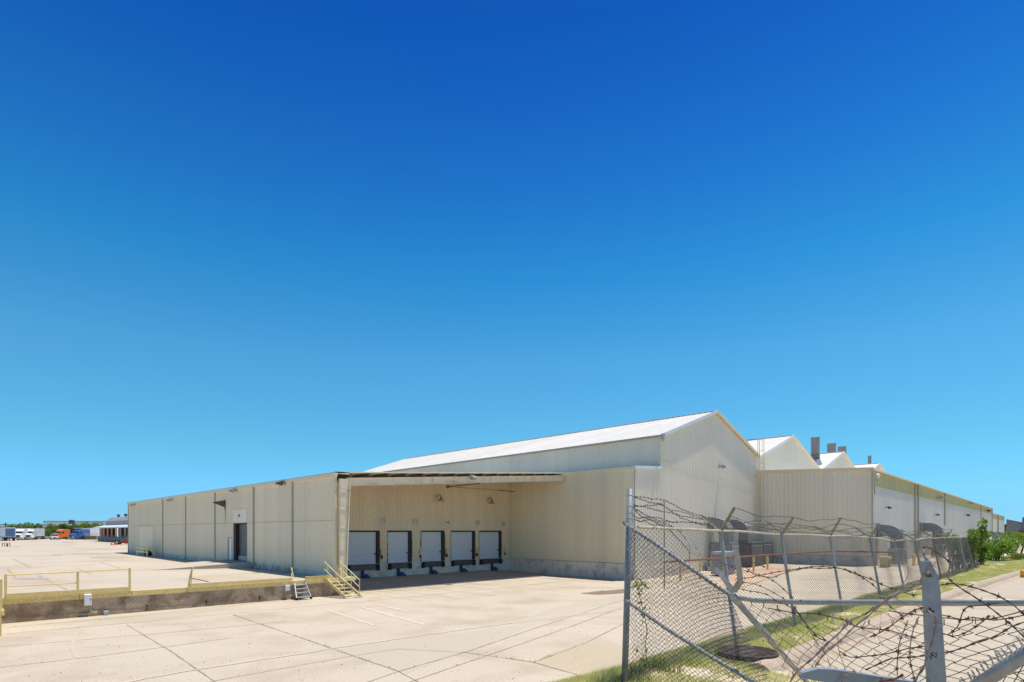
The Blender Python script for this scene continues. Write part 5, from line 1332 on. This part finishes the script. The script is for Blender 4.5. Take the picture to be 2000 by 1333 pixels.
# ---- barbed wire ----
def spline(pts, step):
    out = []
    n = len(pts)
    for i in range(n-1):
        p0, p1, p2, p3 = pts[max(i-1,0)], pts[i], pts[i+1], pts[min(i+2,n-1)]
        k = max(2, int((p2-p1).length/step))
        for j in range(k):
            t = j/k; t2 = t*t; t3 = t2*t
            out.append(.5*((2*p1)+(p2-p0)*t+(2*p0-5*p1+4*p2-p3)*t2+(3*p1-p0-3*p2+p3)*t3))
    out.append(pts[-1]); return out
def barbed(mb, pts, r=.0035, gap=.12, two=False, jit=.0, bl=.016, barbs=True):
    step = .02 if two else .06
    c_ = spline(pts, step)
    if jit:
        for i in range(1, len(c_)-1):
            q = c_[i]; c_[i] = q+Vector((noise.noise(q*4)*jit, noise.noise(q*4+Vector((9,0,0)))*jit, noise.noise(q*4+Vector((0,9,0)))*jit))
    if two:
        L_ = 0.; A, B = [], []
        for i, q in enumerate(c_):
            d = (c_[min(i+1,len(c_)-1)]-c_[max(i-1,0)]).normalized(); u = d.orthogonal().normalized(); w = d.cross(u)
            if i: L_ += (q-c_[i-1]).length
            t = L_*2*math.pi/.085; o = (u*math.cos(t)+w*math.sin(t))*r*.95; A.append(q+o); B.append(q-o)
        mb.tube(A, r, 6); mb.tube(B, r, 6)
    else: mb.tube(c_, r, 5)
    acc = rr.random()*gap
    for i in range(1, len(c_)):
        acc += (c_[i]-c_[i-1]).length
        if acc > gap and barbs:
            acc = 0; q = c_[i]; d = (c_[i]-c_[i-1]).normalized(); u = d.orthogonal().normalized(); w = d.cross(u)
            rb = r*(.8 if two else .9)
            mb.tube([q-d*r*3, q+d*r*3], r*(2.6 if two else 1.9), 6)
            for k in range(4):
                a = rr.random()*6.28; v = (u*math.cos(a)+w*math.sin(a)+d*rr.uniform(-.5,.5)).normalized(); mb.tube([q, q+v*bl], [rb, rb*.4], 4)
def wire_thing(label, strands, m=BARB, name='barbed_wire', group=None, **k):
    mb = MB()
    for st in strands: barbed(mb, [P(*q) if not isinstance(q, Vector) else q for q in st], **k)
    p = strands[0][0]; p = P(*p) if not isinstance(p, Vector) else p
    return tag(mb.build(name, m, loc=tuple(p)), label, 'barbed wire', group)
# strands kept by the Y arms
mb = MB()
for side, (dy, dz) in enumerate(((.44, .30), (-.26, .45))):
    for f in (1.0, .66, .33):
        for i in range(7):
            X0, X1 = posts[i], posts[i+1]
            def tip(X, i): k_ = .05*math.sin(i*2.1)*(1 if side == 0 else -1); return Vector((X+.03, FYL+.36+dy*f, topz(X)+(dz+k_)*f))
            a, b = tip(X0, i), tip(X1, i+1); pts = []
            sag = rr.uniform(.02, .14); ph = rr.random()*6
            for t in rng(0, 1, 6): q = a.lerp(b, t); q.z -= sag*4*t*(1-t); q += Vector((0, .03*math.sin(ph+t*7)*4*t*(1-t), .03*math.sin(ph*2+t*9)*4*t*(1-t))); pts.append(q)
            barbed(mb, pts, r=.0032+.00012*X0, gap=.13 if X0 < 20 else .3)
mb.build('barbed_strands', BARB, FN)
def dl(pts, d0, d1):
    n = len(pts)-1; return [(x, y, d0+(d1-d0)*i/n) for i, (x, y) in enumerate(pts)]
near = [[(1236,969),(1262,973),(1297,978),(1313,985),(1330,994),(1352,1003),(1376,1010)],
        [(1236,969),(1255,977),(1275,983),(1297,988),(1315,1003),(1335,1013),(1355,1021),(1388,1026)],
        [(1236,988),(1262,988),(1282,987),(1293,986),(1310,997),(1340,1003),(1374,1015)],
        [(1238,985),(1258,990),(1280,996),(1297,1000),(1330,1007),(1350,1012),(1376,1016)],
        [(1236,990),(1246,998),(1258,1004),(1270,1011),(1295,1018),(1330,1021),(1390,1023)],
        [(1236,1006),(1248,1014),(1258,1010),(1272,1012),(1290,1013),(1312,1020),(1350,1022),(1400,1029)],
        [(1238,1014),(1250,1019),(1265,1016),(1285,1023),(1310,1030),(1330,1039)],
        [(1240,996),(1250,1008),(1262,1012),(1282,1020),(1303,1024),(1325,1037),(1340,1052)],
        [(1256,1017),(1275,1026),(1297,1029),(1318,1046),(1336,1066),(1346,1078),(1345,1095)]]
wire_thing('tangle of rusty barbed strands fanning from the corner post to the first Y arm', [dl(q, 8.6, 11.2) for q in near], r=.0042, gap=.11, jit=.02, bl=.02)
wire_thing('two pale loose barbed ends hanging down against the mesh', [dl([(1335,1050),(1347,1068),(1349,1100),(1352,1120)], 9.3, 8.8), dl([(1354,1059),(1368,1083),(1378,1097),(1383,1115)], 9.6, 9.2), dl([(1345,1062),(1358,1083),(1374,1103)], 9.6, 9.2)], BARBL, r=.0042, gap=.10, jit=.02, bl=.018)
# wires on the nearer arms: arcs across the court
arcs = [dl([(1432,1085),(1470,1120),(1500,1128),(1530,1120),(1565,1113),(1600,1109),(1640,1112),(1680,1125),(1710,1150),(1735,1180),(1765,1210)], 6.2, 3.6),
        dl([(1435,1133),(1470,1127),(1500,1122),(1540,1113),(1597,1108),(1650,1114),(1700,1132),(1745,1150),(1790,1162)], 6.0, 3.4),
        dl([(1432,1112),(1460,1117),(1495,1127),(1520,1140),(1540,1158),(1549,1172)], 6.0, 5.2),
        dl([(1440,1139),(1470,1139),(1500,1150),(1522,1164),(1532,1172)], 5.8, 5.2),
        dl([(1440,1149),(1465,1154),(1495,1163),(1520,1175),(1545,1185),(1570,1215),(1600,1260)], 5.6, 4.0),
        dl([(1405,1098),(1430,1108),(1452,1102),(1470,1098),(1492,1107)], 6.0, 5.6)]
wire_thing('rusty barbed strands arching from the fallen Y post across the court view', arcs, r=.0032, gap=.13, jit=.015)
# ================= FALLEN FENCE RUN =================
QH = P(1434, 1168, 5.8)              # head of the fallen post
QB = P(1580, 1338, 7.9)
s = thing('fallen_fence', 'collapsed chain link panel with two pipe rails hanging off the corner post', 'fence panel', tuple(P(1228, 1330, 8.4)))
r1 = [P(1218, 1021.5, 8.45), P(1290, 1069, 7.6), P(1362, 1119, 6.7), P(1428, 1164, 5.9)]
mb = MB(); mb.tube(r1, .0235, 12); mb.build('top_rail', GALV, s, smooth=True)
r2 = [P(1222, 1173, 8.45), P(1300, 1227, 7.5), P(1390, 1284, 6.5), P(1492, 1345, 5.6)]
mb = MB(); mb.tube(r2, .0235, 12); mb.build('mid_rail', GALV, s, smooth=True)
def bil(c00, c10, c01, c11, bulge=0., bd=Vector((-.4,-.6,.2)), wav=.02):
    def f(s_, t):
        q = (c00*(1-s_)+c10*s_)*(1-t)+(c01*(1-s_)+c11*s_)*t
        return q+bd*(bulge*math.sin(math.pi*s_)*math.sin(math.pi*t))+Vector((wav*math.sin(9*t+3*s_), wav*math.sin(7*s_+5*t), wav*.6*math.sin(6*s_-4*t)))
    return f
mb = MB()
A0, A1 = P(1224, 1027, 8.42), P(1430, 1168, 5.88); B0, B1 = P(1221, 1345, 8.35), P(1545, 1420, 5.4)
chain(mb, bil(A0, A1, B0, B1, .15, wav=.008), 56, 68, .0031, .003); mb.build('mesh', WIRE, s)
# ties round the rails
mb = MB()
for k in range(26):
    t = (k+.5)/26*(len(r1)-1.001); i = int(t); c_ = r1[i].lerp(r1[i+1], t-i); d = (r1[i+1]-r1[i]).normalized()
    d2 = (d+Vector((0,0,rr.uniform(-.4,.4)))).normalized()*.003; mb.tube([c_-d2, c_+d2], .0275, 8)
for k in range(14):
    t = (k+.5)/14*(len(r2)-1.001); i = int(t); c_ = r2[i].lerp(r2[i+1], t-i); d = (r2[i+1]-r2[i]).normalized()*.003; mb.tube([c_-d, c_+d], .0275, 8)
mb.build('tie_wire', WIRE, s)

def pressed_arm(mb, a, b, w, dep, taper=.7, up=Vector((0,0,1))):
    """pressed steel channel arm: wide face with folded flanges, tapering to b with a rounded tip"""
    a = Vector(a); b = Vector(b); d = (b-a).normalized(); sd = up.normalized(); sd = (sd-d*sd.dot(d)).normalized(); nn = d.cross(sd)
    n = 10; L_ = (b-a).length; vs = []
    for i in range(n+1):
        t = i/n; ww = w*(1-(1-taper)*t)/2
        lo = -ww; hi = ww
        if t > .8: hi = -ww+(2*ww)*math.sqrt(max(0, 1-((t-.8)/.2)**2)*.86+.14)
        p = a+d*(L_*t)
        vs += [p+sd*lo+nn*dep, p+sd*lo, p+sd*hi, p+sd*hi+nn*dep, p+sd*(hi-.003)+nn*dep, p+sd*(hi-.003)+nn*.003, p+sd*(lo+.003)+nn*.003, p+sd*(lo+.003)+nn*dep]
    fs = []
    for i in range(n):
        for k in range(8): fs.append((i*8+k, i*8+(k+1)%8, (i+1)*8+(k+1)%8, (i+1)*8+k))
    fs += [tuple(range(8)), tuple(range(n*8+7, n*8-1, -1))]
    mb.add(vs, fs)
s = thing('fallen_fence_post', 'fallen galvanised fence post with a V shaped barb arm, lying askew over the grass', 'fence post', tuple(QB))
mb = MB(); mb.tube([QB, QB.lerp(QH, .5), QH], .0325, 14); mb.build('pipe', GALV, s, smooth=True)
mb = MB(); e = (QH-QB).normalized(); mb.tube([QH-e*.12, QH+e*.02], .040, 14); mb.build('cap', GALV, s, smooth=True)
J = P(1434, 1158, 5.75)
rt = Vector((S2, -S2, 0)); fwd = Vector((S2, S2, 0))
mb = MB(); pressed_arm(mb, J, P(1399, 1108, 5.85), .052, .03, .75, up=(rt*.8+Vector((0,0,.6)))); mb.build('arm', GALVD, s)
mb = MB(); pressed_arm(mb, J, P(1447, 1138, 5.6), .055, .03, 1., up=rt); pressed_arm(mb, P(1447.5, 1142, 5.6), P(1440, 1075, 5.45), .050, .03, .8, up=rt); mb.build('arm', GALV, s)

# long rail and big mesh sheet running from the fallen post to the right
s = thing('sagging_fence', 'chain link sheet with wide diamonds under a thick level pipe rail, right foreground', 'fence panel', tuple(P(1700, 1340, 6.0)))
rr1 = [P(1443, 1168, 5.75), P(1475, 1173, 5.5), P(1560, 1176.5, 5.1), P(1700, 1177.5, 4.6), P(1850, 1177.5, 4.1), P(2040, 1177, 3.6)]
mb = MB(); mb.tube(rr1, [.0235, .0237, .024, .0245, .0245, .0245], 14); mb.build('top_rail', GALV, s, smooth=True)
mb = MB()
C0, C1 = P(1452, 1180, 5.5), P(2060, 1225, 2.9); E0, E1 = P(1600, 1420, 4.4), P(2100, 1420, 2.5)
def topcurve(s_, t):
    q = bil(C0, C1, E0, E1, .10, Vector((0,0,-.3)), .018)(s_, t)
    q.z -= .09*math.sin(math.pi*min(1, s_*1.1))**2*(1-t); return q
chain(mb, topcurve, 28, 20, .0025, .004); mb.build('mesh', WIRE, s)

# near fallen arm head and pipe (about two metres from the viewer)
s = thing('near_barb_arm', 'large galvanised V shaped barb arm close to the viewer, one blade upright', 'fence arm', tuple(P(1850, 1350, 1.85)))
mb = MB(); pressed_arm(mb, P(1836, 1380, 1.86), P(1820, 1096, 1.82), .052, .022, .78, up=rt); mb.build('upright_blade', GALVN, s)
mb = MB(); pressed_arm(mb, P(1880, 1364, 1.88), P(1567, 1312, 1.95), .056, .03, .8, up=Vector((0,0,1))); mb.build('lying_blade', GALVN, s)
mb = MB()
for (x, y, D) in ((1811, 1121, 1.80), (1812, 1195, 1.80), (1818, 1275, 1.80)):
    c_ = P(x, y, D)
    for k in range(3): mb.tube([c_+Vector((rr.uniform(-.008,.008), rr.uniform(-.008,.008), rr.uniform(-.008,.008))), c_+rt*rr.uniform(-.02,.02)+Vector((0,0,rr.uniform(-.02,.02)))-fwd*.01, c_+rt*rr.uniform(-.02,.02)], .0022, 5)
mb.build('tie_knot', BARB, s)
s = thing('near_fence', 'close pipe rail with twisted mesh ends at the lower right corner', 'fence panel', tuple(P(1950, 1350, 2.0)))
q0, q1 = P(1840, 1385, 2.15), P(2060, 1240, 1.75)
mb = MB(); mb.tube([q0, q0.lerp(q1, .5), q1], .0228, 18); mb.build('top_rail', GALV, s, smooth=True)
mb = MB(); n = 24
for k in range(n):
    t = (k+.2)/n; b0 = q0.lerp(q1, t)+fwd*.025+Vector((0,0,-.01)); e = b0+rt*rr.uniform(-.035,-.02)+Vector((0,0,rr.uniform(.035,.055)))
    # a twisted pair
    d = (e-b0); A, B = [], []; u = d.orthogonal().normalized(); w = d.normalized().cross(u)
    for i in range(9):
        f = i/8; o = (u*math.cos(f*10)+w*math.sin(f*10))*.0022; A.append(b0+d*f+o); B.append(b0+d*f-o)
    mb.tube(A, .0017, 5); mb.tube(B, .0017, 5)
mb.build('mesh_end', GALVD, s)
mb = MB(); G0, G1 = q0+Vector((0,0,-.0)), q1; H0, H1 = q0+Vector((0,0,-.7))+fwd*.1, q1+Vector((0,0,-.7))+fwd*.1
G0 += fwd*.03; G1 += fwd*.03
chain(mb, bil(G0, G1, H0, H1, 0, wav=.008), 12, 18, .0019, .001, False); mb.build('mesh', WIRE, s)
mb = MB(); c_ = P(1943, 1318, 1.97); d = (q1-q0).normalized()*.003; mb.tube([c_-d, c_+d], .0235, 16); mb.build('tie_band', GALVD, s)

# thick twisted strands in the foreground
def near_strand(label, pts, d0, d1, m, r=.0020, **k):
    return wire_thing(label, [dl(pts, d0, d1)], m, two=True, r=r, **k)
near_strand('thick pale twisted barbed strand sweeping up from the lying blade to the upright blade', [(1536,1345),(1552,1318),(1570,1300),(1590,1284),(1615,1258),(1640,1236),(1662,1212),(1690,1200),(1720,1178),(1752,1158),(1785,1142),(1797,1138),(1803,1124),(1811,1119)], 2.1, 1.82, BARBL, .0024, gap=.10)
near_strand('second pale twisted strand alongside, ending at the level rail', [(1530,1350),(1560,1328),(1590,1305),(1606,1282),(1640,1253),(1668,1225),(1700,1200),(1722,1180),(1760,1158),(1803,1149)], 2.3, 2.0, BARBL, .0021, gap=.12)
near_strand('pale twisted strand hanging down the face of the upright blade', [(1813,1193),(1822,1200),(1828,1210),(1825,1232),(1822,1252),(1812,1275),(1806,1300),(1792,1322),(1780,1345)], 1.79, 1.78, BARBL, .0022, gap=.09)
near_strand('short dark strand hooked over the tip of the upright blade', [(1800,1072),(1806,1085),(1812,1094),(1820,1102),(1828,1108)], 1.86, 1.81, BARBL, .0022, gap=.05)
near_strand('dark strand dropping from the blade tip to the right', [(1806,1082),(1800,1076),(1808,1068),(1826,1077),(1845,1090),(1858,1104),(1850,1122),(1857,1134),(1872,1146),(1890,1158),(1915,1174),(1950,1200),(1980,1225),(2010,1255)], 2.6, 2.2, BARB, .0019, gap=.11)
near_strand('dark strand arching from the upright blade to the right edge', [(1833,1144),(1850,1141),(1870,1141),(1895,1146),(1930,1157),(1960,1170),(1985,1187),(2015,1215)], 2.5, 2.1, BARB, .0019, gap=.10)
near_strand('lower dark strand rising from the lying blade toward the right edge', [(1690,1309),(1710,1300),(1740,1287),(1765,1285),(1800,1282),(1860,1272),(1900,1258),(1940,1245),(1975,1225),(2010,1212)], 2.4, 2.2, BARB, .0019, gap=.10)
lone = [[(1640,1272),(1660,1283),(1690,1284),(1730,1278),(1775,1266),(1810,1262)], [(1773,1212),(1765,1235),(1756,1260),(1753,1290),(1753,1318)], [(1795,1205),(1785,1225),(1780,1245),(1776,1275),(1778,1300),(1785,1325)],
        [(1735,1193),(1760,1198),(1800,1204),(1850,1208),(1900,1211),(1945,1208),(2010,1190)], [(1835,1201),(1855,1204),(1880,1210),(1905,1206),(1945,1212),(2000,1202)],
        [(1852,1240),(1870,1225),(1880,1200),(1890,1187),(1910,1183),(1950,1178)], [(1545,1180),(1562,1205),(1590,1240),(1610,1250)], [(1640,1206),(1670,1222),(1700,1228),(1740,1232),(1790,1247)],
        [(1500,1188),(1550,1200),(1600,1199),(1660,1215)], [(1830,1230),(1860,1243),(1895,1232),(1930,1205)], [(1700,1245),(1735,1228),(1775,1198),(1800,1188)]]
wire_thing('nest of dark rusty barbed strands in front of the sagging mesh', [dl(q, 3.3, 2.8) for q in lone], BARB, r=.0030, gap=.10, jit=.01, bl=.016)
thin = [[(1655,1335),(1648,1300),(1640,1270),(1636,1240)], [(1716,1188),(1720,1215),(1716,1240),(1725,1260)], [(1728,1185),(1738,1210),(1760,1235),(1800,1262)], [(1682,1200),(1720,1195),(1750,1210),(1790,1225)],
        [(1690,1160),(1745,1172),(1790,1182),(1824,1190),(1829,1203)], [(1810,1176),(1825,1172),(1838,1160)], [(1745,1165),(1757,1148),(1770,1130),(1772,1118),(1778,1111)], [(1629,1338),(1626,1310),(1616,1285)]]
wire_thing('loose thin plain wires and dry stalks caught in the barbed nest', [dl(q, 3.0, 2.6) for q in thin], BARBL, 'loose_wire', r=.0020, barbs=False, jit=.01)
wire_thing('short strand knotted on the lying blade, left of two', [dl([(1640,1338),(1650,1322),(1662,1316),(1668,1312)], 1.92, 1.90)], BARBL, two=True, r=.0018, gap=.03)
wire_thing('rust red strand knotted along the lying blade, right of two', [dl([(1700,1338),(1722,1331),(1742,1328),(1758,1322),(1762,1318)], 1.90, 1.88)], mat('red_rust_wire', (.12,.03,.025), .8), two=True, r=.0018, gap=.03)
pale = [[(1628,1196),(1626,1208),(1624,1220)], [(1592,1252),(1598,1264)], [(1685,1224),(1690,1214)]]
wire_thing('pale broken twig ends sticking out of the thick strand', [dl(q, 2.1, 2.1) for q in pale], mat('pale_twig', (.50,.43,.33), .8), 'twig', r=.0022, barbs=False)
# weeds at the foot of the bank
for i, (x, y) in enumerate(((1205, 1325), (1240, 1318), (1275, 1310), (1310, 1318), (1345, 1300), (1400, 1285), (1250, 1332), (1180, 1335))):
    q = onz(x, y, 1.96); q.z = bankz(q.x, q.y)
    tuft('weed_tuft', ['green weed tuft left of the corner post foot', 'tall grey green weed tuft just right of the corner post foot', 'broad weed tuft below the hanging vine', 'low weed tuft in the lower mesh, middle of the row', 'weed tuft at the crest before the manhole', 'small weed tuft by the manhole rim', 'leafy weed tuft at the very bottom by the vine', 'dry yellow tuft on the crest at the bottom edge'][i],
         'weed', tuple(q), 70, .16+.06*(i % 3), GRASSB if i in (0, 4, 7) else LEAFO, 'weeds along the crest by the corner post', .22, .006)
# grit and scraps on the court, weeds in the joints
mb = MB()
for k in range(420):
    x_ = rr.uniform(20, 1215); y_ = 1150+183*rr.random()**1.5
    q = onz(x_, y_, 0)
    if q.y > 34 or q.y < 9: continue
    sz = rr.uniform(.008, .028); z_ = courtz(q.x, q.y)+.006; a = rr.random()*6.28
    mb.add([(q.x+sz*math.cos(a+i*1.5708+rr.uniform(-.4,.4)), q.y+sz*math.sin(a+i*1.5708), z_+(.012 if i % 2 else 0)) for i in range(4)], ((0,1,2,3),))
tag(mb.build('court_grit', mat('grit', (.16,.12,.08), .9, var=.5)), 'scattered grit and scraps on the concrete court', 'grit', kind='stuff')
mb = MB()
for pl, n_ in (([(1136,1160),(1160,1156),(1185,1154)], 130), ([(455,1202),(590,1247),(700,1285),(779,1312)], 120), ([(906,1275),(952,1281),(1041,1294)], 60), ([(996,1112),(1100,1122),(1216,1134)], 60), ([(1041,1295),(1140,1258)], 40)):
    ps = [onz(x, y, 0) for x, y in pl]
    for k in range(n_):
        t = rr.random()*(len(ps)-1.001); i = int(t); q = ps[i].lerp(ps[i+1], t-i)
        if noise.noise(q*1.3) < -.05: continue
        z_ = courtz(q.x, q.y); a = rr.random()*6.28; h = rr.uniform(.03, .09); w_ = .012
        x0 = q.x+rr.gauss(0,.03); y0 = q.y+rr.gauss(0,.03)
        mb.add([(x0-w_*math.cos(a), y0-w_*math.sin(a), z_), (x0+w_*math.cos(a), y0+w_*math.sin(a), z_), (x0+rr.gauss(0,.03), y0+rr.gauss(0,.03), z_+h)], ((0,1,2),))
tag(mb.build('joint_weeds', LEAFO), 'tiny weeds growing in the cracked joints of the court', 'weeds', kind='stuff')
# yellowish leaf stuck in the far mesh, dead leaves on the verge
mb = MB()
for k in range(220):
    X = rr.uniform(6.2, 20); Y = rr.uniform(3.4 if X < 9 else 4.0, 5.4); z = bankz(X, Y)+.03; leaves(mb, [(X, Y, z, .02, .02, .01)], 1, .03, k)
tag(mb.build('dead_leaf_litter', mat('dead_leaf', (.32,.17,.09), .8, var=.4)), 'scattered brown dead leaves on the verge grass', 'leaf litter', kind='stuff')

# ================= SKY, SUN, CAMERA =================
elev = math.radians(77.0); sdir = Vector((.222, -.09, 1)).normalized()      # towards the sun
elev = math.asin(sdir.z); az_ = math.atan2(sdir.x, sdir.y)
w = bpy.data.worlds.new('World'); bpy.context.scene.world = w; w.use_nodes = True; nt = w.node_tree
bg = nt.nodes['Background']; N = nt.nodes.new; L = nt.links.new
sky = N('ShaderNodeTexSky'); sky.sky_type = 'NISHITA'; sky.sun_disc = False; sky.sun_elevation = elev; sky.sun_rotation = az_
sky.altitude = 100; sky.air_density = 1.0; sky.dust_density = .6; sky.ozone_density = 2.0
tc = N('ShaderNodeTexCoord'); sp = N('ShaderNodeSeparateXYZ'); L(tc.outputs['Generated'], sp.inputs[0])
# grade of the clear sky by height above the horizon
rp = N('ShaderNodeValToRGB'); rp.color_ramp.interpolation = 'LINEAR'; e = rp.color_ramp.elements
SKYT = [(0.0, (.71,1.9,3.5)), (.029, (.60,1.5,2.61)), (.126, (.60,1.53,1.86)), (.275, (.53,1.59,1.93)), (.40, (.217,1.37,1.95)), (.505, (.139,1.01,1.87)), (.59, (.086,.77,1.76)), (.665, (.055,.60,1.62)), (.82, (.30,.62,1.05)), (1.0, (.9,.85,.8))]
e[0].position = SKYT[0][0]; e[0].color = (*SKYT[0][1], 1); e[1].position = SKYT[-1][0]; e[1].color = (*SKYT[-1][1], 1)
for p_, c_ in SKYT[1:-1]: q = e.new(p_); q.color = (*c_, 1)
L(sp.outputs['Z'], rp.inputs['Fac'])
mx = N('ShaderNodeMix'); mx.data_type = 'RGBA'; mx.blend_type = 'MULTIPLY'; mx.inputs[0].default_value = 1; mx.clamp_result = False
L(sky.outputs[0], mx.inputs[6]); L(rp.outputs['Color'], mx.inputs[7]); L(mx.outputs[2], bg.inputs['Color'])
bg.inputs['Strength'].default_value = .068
sl = bpy.data.lights.new('sun', 'SUN'); sl.energy = 4.9; sl.angle = math.radians(.53); sl.color = (1., .94, .84)
so = bpy.data.objects.new('sun', sl); C.objects.link(so); so.rotation_euler = sdir.to_track_quat('Z', 'Y').to_euler(); so.location = (0, 0, 60)
cd = bpy.data.cameras.new('camera'); co = bpy.data.objects.new('camera', cd); C.objects.link(co)
co.location = (0, 0, EYE); co.rotation_euler = (math.pi/2, 0, -math.pi/4)
cd.sensor_width = 36; cd.lens = 36*F/2000; cd.shift_y = (HOR-666.5)/2000; cd.clip_start = .05; cd.clip_end = 8000
sc = bpy.context.scene; sc.camera = co
sc.view_settings.view_transform = 'Standard'; sc.view_settings.look = 'None'; sc.view_settings.exposure = .14
for o in bpy.data.objects:
    if '_base' in o: del o['_base']
